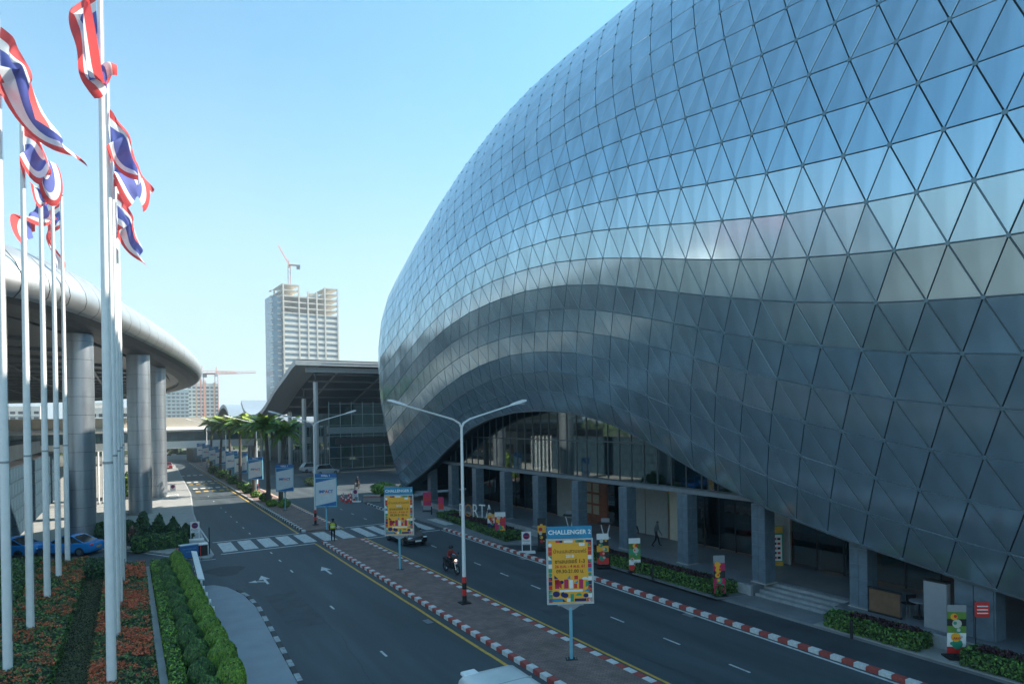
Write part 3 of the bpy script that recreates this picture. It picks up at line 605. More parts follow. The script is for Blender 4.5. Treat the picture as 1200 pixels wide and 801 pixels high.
# each arc of the nose is one curved cladding sheet with an open joint
seg = 0; i = 0
while i < len(edge) - 1:
    j = min(i + 3, len(edge) - 1)
    b = MB(); rings = []
    for q in range(i, j + 1):
        p = Vector(edge[q]); e = 0
        if q == i: e = .04
        if q == j: e = -.04
        d = Vector((-NS[q].y, NS[q].x)); p = p - d * 0 + Vector((-NS[q].y, NS[q].x)) * e
        rings.append([(p.x + NS[q].x * o, p.y + NS[q].y * o, z) for o, z in NOSE])
    b.loft(rings, close=False, caps=False); b.build('nose_sheet', M_SILV, can, smooth=True); i = j
b = MB(); b.loft([[(p[0] + n.x * (o - .06), p[1] + n.y * (o - .06), z - .03) for o, z in NOSE] for p, n in zip(edge, NS)], close=False, caps=False); b.build('nose_backing', M_DARK, can)
b = MB(); b.loft([[(p[0] + n.x * o, p[1] + n.y * o, z) for o, z in ((-3.5, 16.72), (-3.55, 17.25), (-5.2, 17.3), (-5.2, 17.0), (-9, 17.1))] for p, n in zip(edge, NS)], close=False, caps=False)
b.build('soffit_step', mat('soffit_step', (.10, .11, .12), .4, metal=.5), can)
ins = [(p[0] + n.x * -8.8, p[1] + n.y * -8.8) for p, n in zip(edge, NS)]
b = MB(); b.add([(x, y, 17.08) for x, y in ins] + [(-60, y, 17.08) for x, y in ins], [(i, i + 1, i + 1 + len(ins), i + len(ins)) for i in range(len(ins) - 1)]); b.build('ceiling', mat('canopy_ceiling', (.05, .058, .065), .35, metal=.4, var=.3, scale=.2), can)
b = MB(); b.add([(p[0] - n.x * 15.8, p[1] - n.y * 15.8, 21.9) for p, n in zip(edge, NS)] + [(-60, p[1], 23.5) for p in edge], [(i, i + 1, i + 1 + len(edge), i + len(edge)) for i in range(len(edge) - 1)]); b.build('roof_top', M_SILV, can)
rb = MB()
for yy in np.arange(58, 236, 9.0):
    xs = np.interp(yy, [p[1] for p in ins], [p[0] for p in ins]); rb.box(-60, yy, 16.75, xs, yy + .35, 17.07)
for xx in (-4, -12, -20, -30): rb.box(xx, 62 if xx > -10 else 56, 16.7, xx + .3, 205, 16.74)
rb.build('ceiling_ribs', mat('rib_grey', (.13, .14, .15), .4, metal=.5), can)
b = MB()
for xx, yy, h in ((-7, 52, 3), (-10.5, 49, 4)): b.tube([(xx, yy, 21), (xx, yy, 21.6 + h)], .05, 5)
b.build('lightning_rods', M_WP, can)
def big_column(x, y, r, h, label):
    c = root('canopy_column', label, 'column', (x, y, .14), group='steel clad columns under the curved canopy')
    z = 0; k = 0
    while z < h:
        z1 = min(z + 1.45, h); MB().tube([(0, 0, z + .012), (0, 0, z1 - .012)], r, 28).build('cladding_ring', M_STEELC, c, smooth=True, w=False); z = z1
    MB().cyl(0, 0, 0, h, r - .03, n=20).build('core', M_DARK, c, w=False); MB().cyl(0, 0, -.13, .1, r + .12, n=28).build('base_ring', M_CONC, c, w=False)
big_column(-3.3, 60.6, 1.05, 17, 'nearest steel clad round column, rising behind the blue car')
big_column(1.0, 76.8, 1.08, 17, 'middle steel clad round column standing on the pale plaza')
big_column(3.15, 93.2, 1.1, 17, 'farthest steel clad round column, at the edge of the road')
big_column(-8.2, 46.8 + 8, 1.0, 17, 'steel clad round column at the far left beside the dark panelled wall')
# dark panelled building under the canopy
tw = root('panelled_wall', 'dark blue grey panelled wall standing behind the left row of flagpoles', 'wall', (-8, 80, .14))
M_WPAN = mat('wall_panel_blue', (.03, .055, .075), .95, spec=.05, metal=0, var=.3, scale=.6)
MB().box(-9.5, 50, .1, -8.12, 100, 6.2).build('core', M_DARK, tw)
me = MB().box(0, .03, .03, .08, 1.55, 1.15).mesh('wall_panel', M_WPAN)
for j in range(5):
    for i in range(31): link('wall_panel', me, tw, (-.12, -29.6 + i * 1.6 + (.8 if j % 2 else 0), j * 1.2))
sb = root('terminal_building', 'low grey terminal building in shade far under the canopy', 'building', (-26, 150, .14))
MB().box(-40, 118, .1, -16, 168, 6.4).build('wall', mat('terminal_wall', (.17, .20, .22), .6, var=.3, scale=.3), sb)
for i in range(7): MB().box(-15.98, 120 + i * 6.6, 1.5, -15.9, 125 + i * 6.6, 3.6).build('window', M_GLASS, sb)
for i in range(6): MB().box(-39 + i * 3.8, 117.9, 1.5, -36.2 + i * 3.8, 117.98, 3.6).build('window', M_GLASS, sb)
for i in range(6):
    q = root('white_post', 'slender white post beyond the nearest canopy column, ' + ['first', 'second', 'third', 'fourth', 'fifth', 'sixth'][i] + ' from the left', 'post', (-3.9 + i * .42, 88 + i * .5, .14), group='white posts beyond the canopy column')
    MB().cyl(0, 0, 0, 6.2, .09, n=8).build('shaft', M_WP, q, w=False); MB().cyl(0, 0, 0, .2, .16, n=8).build('foot', M_GREY, q, w=False)
# ================================================================ hall 1: wavy roof on slender columns
h1 = root('wave_roof_hall', 'glazed exhibition hall with a sweeping wave shaped roof beyond the shell', 'building', (40, 120, 0))
WP_ = [(113.2, 20.2), (116, 19.75), (121.8, 18.4), (131.5, 16.2), (138, 14.3), (143.8, 12.7), (150, 11.6), (157, 11.1), (165, 11.6), (171, 12.8), (175.5, 15.1)]
# y is given for the roof edge at x = 24.5
wave = cr_spline(WP_, 5)
M_RTOP = mat('roof_sheet', (.52, .56, .58), .35, metal=.6, var=.06); M_RSOF = mat('roof_fascia', (.34, .36, .36), .5, metal=.15)
X0R, X1R = 25.0, 95.0
def wave_roof(pts, x0, x1, th=.9):
    n = len(pts); N_ = []
    for i in range(n):
        a = pts[max(i - 1, 0)]; c = pts[min(i + 1, n - 1)]; d = Vector((c[0] - a[0], c[1] - a[1])).normalized(); N_.append(Vector((-d.y, d.x)))
    top = [(y, z) for y, z in pts]; bot = [(y - q.x * th, z - q.y * th) for (y, z), q in zip(pts, N_)]
    b = MB(); b.loft([[(x0, y, z + .12), (x1, y, z + .12)] for y, z in top], close=False, caps=False); b.build('roof_sheet', M_RTOP, h1, smooth=True)
    b = MB(); b.loft([[(x0, y, z + .1), (x0, a, c)] for (y, z), (a, c) in zip(top, bot)], close=False, caps=False)
    b.add([(x0, *top[0]), (x1, *top[0]), (x1, *bot[0]), (x0, *bot[0])], [(0, 1, 2, 3)]); b.build('fascia', M_RSOF, h1)
    b = MB(); b.loft([[(x0, a, c), (x0 + 4.2, a, c), (x0 + 4.6, a, c + .45)] for a, c in bot], close=False, caps=False); b.build('edge_soffit', M_RSOF, h1)
    b = MB(); b.loft([[(x0 + 4.6, a, c + .45), (x1, a, c + .45)] for a, c in bot], close=False, caps=False); b.build('inner_soffit', mat('dark_soffit', (.045, .055, .06), .4, metal=.3), h1)
    return bot
bot = wave_roof(wave, X0R, X1R)
b = MB()
b.box(X0R + 2, 114.2, 18.2, X1R, 114.6, 19.1)
b.build('front_soffit_beam', M_RSOF, h1)
for y, z in ((117, 18.2), (121, 17.2), (126, 16.0), (132, 14.6), (138, 12.8), (144, 11.2)):
    MB().box(X0R + 4, y, z - .35, X1R, y + .35, z - .05).build('roof_beam', mat('roof_beam', (.15, .18, .19), .4, metal=.4), h1)
for x in (33, 42, 51):
    MB().tube([(x, 115.5, 18.4), (x, 121, 17.1), (x, 126, 15.9), (x, 132, 14.4), (x, 142, 11.6)], .14, 6).build('roof_truss', M_GREY, h1)
# second and third waves down the street
h2 = [(176, 8.0), (178, 10.6), (182, 13.0), (188, 14.4), (195, 14.2), (203, 12.4), (212, 10.4), (222, 9.4)]
b2 = root('far_wave_roof', 'rounded arch of a second wave roof far down the street, behind the palms', 'canopy', (40, 180, 0))
w2 = cr_spline(h2, 5); b = MB(); b.loft([[(22.5, y, z), (80, y, z)] for y, z in w2], close=False, caps=False); b.build('roof_sheet', M_RTOP, b2, smooth=True)
b = MB(); b.loft([[(22.5, y, z + .02), (22.5, y + .25, z - .9)] for y, z in w2], close=False, caps=False); b.build('fascia', M_RSOF, b2)
b = MB(); b.loft([[(22.5, y + .2, z - .9), (80, y + .2, z - .9)] for y, z in w2], close=False, caps=False); b.build('soffit', M_DARK, b2)
# columns of hall 1
M_H1C = mat('hall_column', (.46, .50, .52), .4, metal=.4, var=.06)
colp = [(29.3, 116.9, 16.5), (29.3, 126, 13.8), (29.3, 138.7, 11.4), (29.3, 150, 10.0), (29.3, 162, 9.8), (29.3, 172, 10.6), (28, 184, 11)]
cn = ['tallest pale steel column carrying the wave roof, nearest one', 'second tallest pale column under the sloping roof edge', 'third pale column, half hidden by the palm fronds']
for i, (x, y, h) in enumerate(colp):
    c = root('roof_column', cn[i] if i < 3 else 'pale slender roof column far down the street behind the palms', 'column', (x, y, .1), group='wave roof columns')
    MB().cyl(0, 0, 0, h, .42 if i < 3 else .36, n=18).build('shaft', M_H1C, c, smooth=True, w=False); MB().cyl(0, 0, h - .1, h + (2.4 if i == 0 else 2.2 if i == 1 else .6), .14, n=10).build('pin_head', M_DARK, c, w=False); MB().cyl(0, 0, 0, .12, .6, n=18).build('base', M_CONC, c, w=False)
# glazed front of hall 1
gz = MB(); M_H1G = glass_mat('hall_glass', (.50, .75, .70), .16)
pm = MB().box(.06, -.01, .06, 2.14, .01, 2.04).mesh('glass_pane', M_H1G); pm2 = MB().box(-.01, .06, .06, .01, 2.94, 2.04).mesh('glass_pane', M_H1G)
for j in range(6):
    for i in range(20): link('glass_pane', pm, h1, (33 + i * 2.2 - 40, 122.0 - 120, .2 + j * 2.1 if j < 4 else .2 + j * 2.1))
    for i in range(14):
        if j < 4: link('glass_pane', pm2, h1, (33 - 40, 122 + i * 3 - 120, .2 + j * 2.1))
b = MB()
for i in range(21): b.box(32.95 + i * 2.2, 121.9, .1, 33.05 + i * 2.2, 122.1, 13.2)
for j in range(7): b.box(33, 121.92, .17 + j * 2.1, 77, 122.08, .27 + j * 2.1)
for i in range(15): b.box(32.95, 122 + 3 * i, .1, 33.05, 122.08 + 3 * i, 8.8)
b.build('window_frame', mat('hall_frame', (.30, .40, .40), .4, metal=.3), h1)
MB().box(32.6, 121.6, 7.0, 78, 121.9, 8.3).build('header_band', mat('band_green', (.20, .27, .27), .5), h1)
MB().box(34, 121.4, 4.9, 76, 121.6, 6.2).build('dark_band', M_DARK, h1)
MB().box(33.2, 132, .1, 80, 132.3, 11).build('inner_wall', mat('hall_inner', (.22, .28, .27), .7, var=.5, scale=.4), h1)
for i in range(14): MB().box(35 + i * 2.9, 127, .1, 35.5 + i * 2.9, 127.4, 9).build('inner_column', M_GREY, h1)
for i in range(12): MB().box(34.5 + i * 2.4, 126, 2.5, 35.6 + i * 2.4, 126.1, 4.6).build('hanging_banner', random.choice([M_GREEN, M_YEL, M_ORNG, M_CYAN, M_SHW]), h1)
MB().box(40, 88, 0.1, 46, 92, 6.6).build('blue_glass_lobby', mat('lobby_blue', (.03, .07, .13), .1, spec=.9, var=.5, scale=.8), h1)
lb = MB()
for z in (1.2, 2.3, 3.4, 4.5, 5.6): lb.box(39.97, 87.97, z, 46.03, 88, z + .05)
for x in (41.2, 42.4, 43.6, 44.8): lb.box(x, 87.96, .1, x + .05, 88, 6.6)
lb.build('lobby_grid', M_GREY, h1)
MB().box(48, 90, .1, 95, 111, 30).build('shade_block', M_CONCD, h1)  # unseen block behind the shell, added to cast shade on the far road
MB().box(33, 170, .1, 80, 190, 8).build('rear_wall', mat('rear_wall', (.12, .14, .15), .6, var=.3), h1)
# ================================================================ elevated bridge across the far end of the road
br = root('covered_bridge', 'long elevated covered walkway crossing over the far end of the road', 'bridge', (10, 178, 0), R(9))
MB().box(-80, -2.7, 8.6, 34, 3, 11.0).build('parapet', mat('beige_parapet', (.56, .49, .40), .8, var=.06), br, w=False)
MB().loft([[(x, -2.7, 8.6), (x, -3.4, 8.5), (x, -3.7, 8.0), (x, -3.3, 7.6), (x, -2.7, 7.5)] for x in (-80, 34)], close=True).build('edge_beam', M_WP, br, w=False)
me = MB().box(.05, 0, 0, 3.95, .05, 2.3).mesh('glass_pane', mat('bridge_glass', (.03, .09, .10), .08, var=.6, scale=.3, spec=.8))
for i in range(27): link('glass_pane', me, br, (-80 + i * 4, -2.2, 5.2))
MB().box(-80, -2.1, 3.4, 34, -1.7, 5.2).build('lower_wall', M_WP, br, w=False); MB().box(-80, -2, 5.2, 34, 2, 7.6).build('interior', M_DARK, br, w=False)
for x in (-5, 18, -20, -36, -52): MB().box(x, -1.6, 0, x + 1.2, 0, 3.6).build('pier', M_CONC, br, w=False)
MB().box(2.5, -6, .1, 5.5, 0, 3.2).build('portal_block', M_CONCD, br, w=False)
tag(MB().box(15.9, 168, .1, 18.0, 168.6, 2.8).build('vending_kiosk', mat('kiosk_yellow', (.60, .42, .04), .5)), 'yellow kiosk box at the far end of the road under the bridge', 'kiosk')
# ================================================================ far buildings
def tower():
    t = root('unfinished_tower', 'tall concrete office tower under construction with open top floors', 'building', (77.0, 400, 0), R(4))
    fl = 3.25; nf = 27; W = 42.5; sx_ = .9; D = 26; M_TC = mat('tower_concrete', (.56, .51, .43), .85, var=.1, scale=.1); M_TW = mat('tower_spandrel', (.60, .58, .53), .6)
    M_TG = mat('tower_glass', (.09, .15, .18), .15, spec=.8, var=.5, scale=.15); M_SIDE = mat('tower_side_glass', (.07, .20, .28), .2, var=.3, scale=.2)
    xs = [6.0, 17.2, 23.8, 30.4, 36.6, 48.4 - 2]
    MB().box(5.8, 0.8, 0, 46.6, D, fl * 22).build('core', mat('tower_core', (.14, .16, .17), .7), t, w=False)
    MB().box(-1.2, 4, 0, 5.6, D - 2, fl * (nf - 2)).build('side_wing', M_SIDE, t, w=False)
    for j in range(nf - 1):
        MB().box(-1.7, 3.6, j * fl + 2.5, -.6, 10, j * fl + 3.1).build('side_balcony', M_TW, t, w=False)
        MB().box(2.4, 3.4, j * fl + 2.3, 4.9, 4, j * fl + 3.1).build('side_balcony', M_TW, t, w=False)
    for j in range(nf + 1):
        z = j * fl
        if j <= nf - 1 or True:
            if j < nf - 1: MB().box(5.2, 0, z - .45, 47.2, D if j > 21 else 1.2, z + .25).build('floor_slab', M_TC if j > 17 else M_TW, t, w=False)
            else:
                MB().box(5.2, 0, z - .3, 17.4, D, z + .2).build('floor_slab', M_TC, t, w=False); MB().box(36.4, 0, z - .3, 47.2, D, z + .2).build('floor_slab', M_TC, t, w=False)
    for x in xs: MB().box(x - .5, -.25, 0, x + .5, .9, fl * (nf if x < 18 or x > 36 else nf - 1) + .2).build('column', M_TC, t, w=False)
    for x in xs: MB().box(x - .5, D - 1, fl * 22, x + .5, D, fl * (nf if x < 18 or x > 36 else nf - 1)).build('column', M_TC, t, w=False)
    MB().box(8, 12, fl * 22, 15, 20, fl * (nf)).build('lift_core', M_TC, t, w=False); MB().box(30, 14, fl * 22, 36, 20, fl * (nf - .5)).build('lift_core', M_TC, t, w=False)
    for a, c in zip(xs[:-1], xs[1:]):
        me = MB().box(a + .7, .35, 0, c - .7, .45, 1.75).mesh('window', M_TG); sp = MB().box(a + .55, .15, 0, c - .55, .4, .85).mesh('spandrel', M_TW)
        for j in range(22):
            link('window', me, t, (0, 0, j * fl + 1.1)); link('spandrel', sp, t, (0, 0, j * fl + .27))
    t.scale = (.84, .8, 1.065); return t
tower()
def crane(x, y, h, label, jib, up_a, rz, z0=0, s=1.0):
    c = root('tower_crane', label, 'crane', (x, y, z0), rz); m = mat('crane_paint', (.50, .14, .06), .6); w = .9 * s
    b = MB()
    for a, e in ((-w, -w), (w, -w), (w, w), (-w, w)): b.tube([(a, e, 0), (a, e, h)], .16 * s, 4)
    z = 0
    while z < h - 2: b.tube([(-w, -w, z), (w, -w, z + 2)], .1 * s, 4); b.tube([(w, -w, z + 2), (w, w, z + 4)], .1 * s, 4); z += 4
    b.build('mast', m, c, w=False)
    ca, sa = math.cos(up_a), math.sin(up_a); b = MB()
    b.tube([(0, -.6, h), (jib * ca, -.6, h + jib * sa)], .16 * s, 4); b.tube([(0, .6, h), (jib * ca, .6, h + jib * sa)], .16 * s, 4); b.tube([(0, 0, h + 1.6 * s), (jib * ca, 0, h + 1.0 + jib * sa)], .14 * s, 4)
    for i in range(int(jib / 2.5)):
        d = i * 2.5; b.tube([(d * ca, -.6, h + d * sa), ((d + 1.2) * ca, 0, h + 1.4 * s + (d + 1.2) * sa)], .08 * s, 4)
    b.build('jib', m, c, w=False)
    MB().box(-8 * s, -.7, h - .2, 0, .7, h + .5).build('counter_jib', m, c, w=False); MB().box(-8 * s, -1, h - 2, -5.5 * s, 1, h + .3).build('counterweight', M_CONCD, c, w=False); MB().box(-.8, -1.6, h - 1.6, .9, -.5, h + .4).build('cab', M_WP, c, w=False)
    MB().tube([(0, 0, h), (0, 0, h + 5 * s)], .2 * s, 4).build('mast_top', m, c, w=False)
    return c
crane(86.5, 404, 13, 'red luffing crane on top of the unfinished tower', 13, R(62), R(172), z0=93, s=.8)
crane(49.5, 450, 30, 'orange tower crane with a long level jib above the far apartment blocks', 24, R(3), R(-8), z0=13 - 2)
crane(43.0, 470, 33, 'thinner tower crane standing close behind the far apartment blocks', 22, R(2), R(5), z0=10)
def block(x, y, w, h, d, label, rows, cols, mw, acc, rz=0):
    t = root('apartment_block', label, 'building', (x, y, 0), rz)
    MB().box(0, 0, 0, w, d, h).build('wall', mw, t, w=False)
    cw = w / cols; rh = (h - 2) / rows; me = MB().box(cw * .18, -.12, rh * .3, cw * .82, -.02, rh * .8).mesh('window', M_GLASS)
    for j in range(rows):
        for i in range(cols): link('window', me, t, (i * cw, 0, j * rh))
    sl = MB()
    for j in range(rows): sl.box(-.1, -.35, j * rh + rh * .12, w + .1, -.02, j * rh + rh * .25)
    sl.build('balcony_edges', M_WP, t, w=False)
    for i in acc: MB().box(i * cw - .6, -.45, 0, i * cw + .6, -.03, h + .6).build('stripe_pier', mat('orange_render', (.56, .38, .26), .8), t, w=False)
    MB().box(w * .3, 2, h, w * .6, d - 2, h + 2.2).build('roof_house', mw, t, w=False)
M_APT = mat('apartment_white', (.60, .58, .54), .8, var=.1, scale=.1); M_APG = mat('apartment_green', (.34, .44, .45), .6, var=.2, scale=.1)
block(37.5, 520, 21, 39, 14, 'white apartment block with orange vertical stripes, right of the canopy tip', 13, 7, M_APT, (2, 4, 6), R(-3))
block(21, 512, 17, 34, 14, 'bluish green glazed apartment block beside the striped one', 12, 6, M_APG, (), R(-3))
block(-100, 420, 60, 20, 16, 'long low white apartment block seen under the canopy at far left', 6, 18, M_APT, (), 0)
block(-20, 330, 26, 17, 12, 'white low rise seen between the flagpoles and canopy columns', 5, 9, M_APT, (), 0)
# far treeline and low city beyond the bridge
M_FARW = mat('far_wood', (.05, .08, .03), .9, var=.5, scale=.05)
P = np.stack([RNG.uniform(-260, 330, 5000), RNG.uniform(215, 330, 5000), RNG.uniform(0, 1, 5000) ** 1.5 * 7], 1)
stuff(link('far_trees', leaf_quads('far_trees', P, np.tile([0, -1, .6], (5000, 1)), 1.6, M_FARW, 1.0)))

hz = bpy.data.materials.new('haze_air'); hz.use_nodes = True; hn = hz.node_tree.nodes; hn.remove(hn['Principled BSDF']); pv = hn.new('ShaderNodeVolumePrincipled'); pv.inputs['Color'].default_value = (.86, .93, 1.0, 1); pv.inputs['Density'].default_value = 0.00055; pv.inputs['Anisotropy'].default_value = .2
hz.node_tree.links.new(pv.outputs[0], [n for n in hn if n.type == 'OUTPUT_MATERIAL'][0].inputs['Volume'])
stuff(MB().box(-1850, -650, -1.5, 1850, 3050, 128).build('haze', hz))
# ================================================================ vegetation
def surf_pts(n, x0, x1, y0, y1, z0, z1, bump=.06):
    """points and normals spread over the top and the four sides of a hedge block"""
    A = np.array([(x1 - x0) * (y1 - y0), (x1 - x0) * (z1 - z0), (x1 - x0) * (z1 - z0), (y1 - y0) * (z1 - z0), (y1 - y0) * (z1 - z0)]); w = RNG.choice(5, n, p=A / A.sum())
    P = np.stack([RNG.uniform(x0, x1, n), RNG.uniform(y0, y1, n), RNG.uniform(z0, z1, n)], 1); N_ = np.zeros((n, 3))
    P[w == 0, 2] = z1; N_[w == 0] = (0, 0, 1); P[w == 1, 1] = y0; N_[w == 1] = (0, -1, 0); P[w == 2, 1] = y1; N_[w == 2] = (0, 1, 0); P[w == 3, 0] = x0; N_[w == 3] = (-1, 0, 0); P[w == 4, 0] = x1; N_[w == 4] = (1, 0, 0)
    P += N_ * (np.sin(P[:, 0:1] * 5.1 + P[:, 2:] * 3) * np.sin(P[:, 1:2] * 3.7) * bump + RNG.uniform(-.05, .05, (n, 1))); return P, N_
def hedge(name, label, x0, x1, y0, y1, z0, z1, n, size, mats, frac, cat='hedge', flowers=0, fs=.03, slant=None, bump=.05):
    r = root(name, label, cat, ((x0 + x1) / 2, (y0 + y1) / 2, z0))
    def sl(P):
        if slant is not None: P[:, 0] += (P[:, 1] - (y0 + y1) / 2) * slant
        return P - np.array([(x0 + x1) / 2, (y0 + y1) / 2, z0])
    b = MB(); s = slant or 0; h = (y1 - y0) / 2 * s; e = .07
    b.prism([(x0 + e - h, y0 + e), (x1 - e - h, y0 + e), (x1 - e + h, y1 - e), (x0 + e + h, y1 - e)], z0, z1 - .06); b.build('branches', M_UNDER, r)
    P, Nn = surf_pts(n, x0, x1, y0, y1, z0, z1, bump); stuff(link('leaves', leaf_quads('leaves', sl(P), Nn, size, mats, .9, frac), r))
    if flowers:
        c = np.stack([RNG.uniform(x0, x1, flowers), RNG.uniform(y0, y1, flowers)], 1); dens = np.sin(c[:, 0] * 2.3 + 1) * np.sin(c[:, 1] * .9) + np.sin(c[:, 1] * 2.7 + c[:, 0] * 3) * .6
        c = c[dens + RNG.normal(0, .55, len(c)) > .15]; k = 9; C = np.repeat(c, k, 0) + RNG.normal(0, .055, (len(c) * k, 2))
        Pf = np.concatenate([C, np.full((len(C), 1), z1 + .05) + RNG.uniform(-.03, .045, (len(C), 1))], 1)
        stuff(link('flower_clusters', leaf_quads('flower_clusters', sl(Pf), np.tile([0, 0, 1.], (len(Pf), 1)), fs, M_FLOW, .7), r))
    return r
M_LBR2 = mat('olive_grass', (.07, .075, .025), .8, var=.3, scale=1.5, island=.3)
# raised planter at the lower left
sheet('planter_soil', [(-7.5, 16), (3.25, 16), (3.25, 44.5), (2.2, 46.6), (-1.3, 49), (-5, 52.5), (-7.5, 53)], .28, M_SOIL, .28)
stuff(link('lawn_strip', leaf_quads('lawn_strip', np.stack([RNG.uniform(-2.6, -.7, 14000), RNG.uniform(20, 45, 14000), np.full(14000, .30)], 1), np.tile([0, 0, 1.], (14000, 1)), .03, [M_LBR2, M_UNDER], 1.2, [.7, .3])))
sheet('lawn', rect(-2.5, -1.0, 18, 46), .29, mat('mown_grass', (.085, .08, .03), .95, var=.4, scale=6, bump=.5, bscale=90), .005)
MFL = [M_LEAF, M_LEAFD, M_LEAFL]
M_LBR = mat('bronze_leaf', (.14, .12, .04), .6, var=.3, scale=1.5, island=.4)
hedge('flowering_hedge', 'wide clipped hedge dotted with red blossom round the left row of flagpoles', -4.85, -2.4, 22, 50.3, .28, .82, 15000, .05, [M_LEAF, M_LEAFD, M_LBR], [.4, .35, .25], flowers=2200, fs=.026, slant=.003)
hedge('flowering_hedge', 'wide clipped hedge thick with red blossom round the right row of flagpoles', -1.25, .72, 19, 46.6, .28, .82, 16000, .045, [M_LEAF, M_LEAFD, M_LBR], [.35, .3, .35], flowers=4600, fs=.028, slant=.003)
hedge('dark_hedge', 'short dark green hedge closing the far end of the lawn strip', -2.35, -1.3, 45.2, 48.5, .28, 1.0, 1800, .06, [M_LEAFD, M_UNDER], [.8, .2])
hedge('clipped_hedge', 'plain dark green clipped hedge at the left edge under the panelled wall', -7.4, -5.0, 38, 52, .2, .9, 6000, .06, [M_LEAF, M_LEAFD], [.4, .6])
hedge('green_hedge', 'narrow bright green clipped hedge beside the concrete channel', 1.12, 1.55, 19, 46.2, .28, .88, 11000, .04, MFL, [.5, .1, .4], bump=.03)
struct(MB().prism([(.82, 16), (1.08, 16), (1.02, 46.0), (.76, 46.0)], .2, .55).build('concrete_channel', M_CONC))
# clipped topiary mounds, two rows
def mound(n, seed):
    g = np.random.default_rng(seed); d = g.normal(size=(n, 3)); d[:, 2] = abs(d[:, 2]) - .15; d /= np.linalg.norm(d, axis=1)[:, None]
    r = np.array([.62, .60, .64]); P = d * r * (1 + .05 * np.sin(d[:, 0:1] * 7 + seed) * np.cos(d[:, 1:2] * 6)) + g.uniform(-.02, .02, (n, 3)); P[:, 2] += .3; return P, d
mm = []
for s, ml, fr in ((1, [M_LEAFD, M_LEAF], [.75, .25]), (2, [M_LEAF, M_LEAFL], [.45, .55]), (3, [M_LEAFD, M_LEAF], [.5, .5]), (4, [M_LEAF, M_LEAFL], [.35, .65])):  # inner row darker, outer row brighter: its lit look is put into leaf colours
    P, N_ = mound(3800, s); mm.append(leaf_quads('leaves', P, N_, .034, ml, .42, fr))
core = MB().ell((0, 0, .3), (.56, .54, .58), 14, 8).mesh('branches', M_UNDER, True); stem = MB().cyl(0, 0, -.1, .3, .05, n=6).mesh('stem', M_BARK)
ORD = ['nearest the camera', 'second nearest', 'third from the camera', 'fourth from the camera', 'fifth from the camera', 'sixth from the camera', 'seventh, in the middle', 'eighth from the camera', 'ninth from the camera', 'fifth from the far end', 'fourth from the far end', 'third from the far end', 'farthest, by the railing end']
WHERE = {0: 'nearest the camera', 11: 'farthest away, by the railing end'}
for i in range(13):
    for side in (0, 1):
        y = 22.4 + i * 1.98 + side * .95 + random.uniform(-.08, .08); t = (y - 22) / 23
        x = (2.08 - .28 * t if side == 0 else 2.88 - .36 * t) + random.uniform(-.05, .05)
        if y > 45.6: continue
        w = ('dark clipped topiary mound of the inner row, ' if side == 0 else 'bright clipped topiary mound of the pavement side row, ') + ORD[i]
        r = root('topiary_mound', w, 'shrub', (x, y, .28), random.uniform(-.3, .3), group='inner row of topiary mounds' if side == 0 else 'outer row of topiary mounds')
        s = random.uniform(.88, 1.02); r.scale = (s * (.78 if side == 0 else .84), s * .70, s * random.uniform(1.2, 1.5) * (1.0 if side else .9))
        link('branches', core, r); stuff(link('leaves', mm[side if i % 2 else side + 2], r)); link('stem', stem, r)
# hedges of the forecourt, green rims with dark red planting inside
M_PURP = mat('purple_leaf', (.055, .018, .022), .7, var=.3, scale=2, island=.4)
hedge('forecourt_hedge', 'low green and dark red hedge in front of the PORTA letters', 24.7, 26.6, 41.2, 55.5, .13, .62, 6000, .07, [M_LEAFD, M_LEAF], [.6, .4], slant=.06)
hedge('forecourt_hedge', 'low green and dark red hedge between the orange sign and the broad steps', 25.7, 27.1, 22.2, 38.5, .17, .72, 11000, .055, [M_LEAFD, M_LEAF], [.5, .5])
hedge('forecourt_hedge', 'low green and dark red hedge right of the broad steps', 25.85, 27.05, 12.8, 16.6, .2, .72, 4200, .05, [M_LEAFD, M_LEAF], [.5, .5])
hedge('forecourt_hedge', 'low hedge at the bottom right corner past the leaning food banner', 25.85, 27.05, 5.5, 11.3, .2, .72, 6000, .045, [M_LEAFD, M_LEAF], [.5, .5])
for x0, x1, y0, y1 in ((26.15, 26.85, 23.4, 37.8), (26.3, 26.9, 6, 11), (26.3, 26.9, 13.0, 15.8), (25.2, 26.2, 43, 53)):
    n = int((x1 - x0) * (y1 - y0) * 500); P = np.stack([RNG.uniform(x0, x1, n), RNG.uniform(y0, y1, n), RNG.uniform(.70, .84, n) - (.08 if y0 > 40 else 0)], 1)
    stuff(tag(link('red_leaf_plants', leaf_quads('red_leaf_plants', P, np.tile([0, 0, 1.], (n, 1)), .06, M_PURP, 1.0)), 'dark red leaved planting in the middle of the hedge', 'plants', 'red leaved plantings'))
# bushes on the plaza island
def bush(name, label, x, y, z, rx, ry, h, n, size, ms, fr, cone=0.0, group=None, cat='shrub'):
    r = root(name, label, cat, (x, y, z), group=group)
    d = rand_unit(n); d[:, 2] = d[:, 2] * .5 + .5; q = RNG.uniform(.75, 1.04, n)[:, None]
    s = 1 - cone * d[:, 2:3]; P = np.concatenate([d[:, 0:1] * rx * s * q, d[:, 1:2] * ry * s * q, d[:, 2:3] * h], 1); P += RNG.normal(0, .03, P.shape)
    P += np.sin(P * 6 + x) * .06
    stuff(link('leaves', leaf_quads('leaves', P, d, size, ms, 1.0, fr), r))
    MB().tube([(0, 0, -.05), (0, 0, h * .6)], [.07, .03], 6).build('stem', M_BARK, r, w=False); MB().ell((0, 0, h * .45), (rx * .62 * (1 - cone * .4), ry * .62 * (1 - cone * .4), h * .42), 10, 6).build('inner_branches', M_UNDER, r, w=False); return r
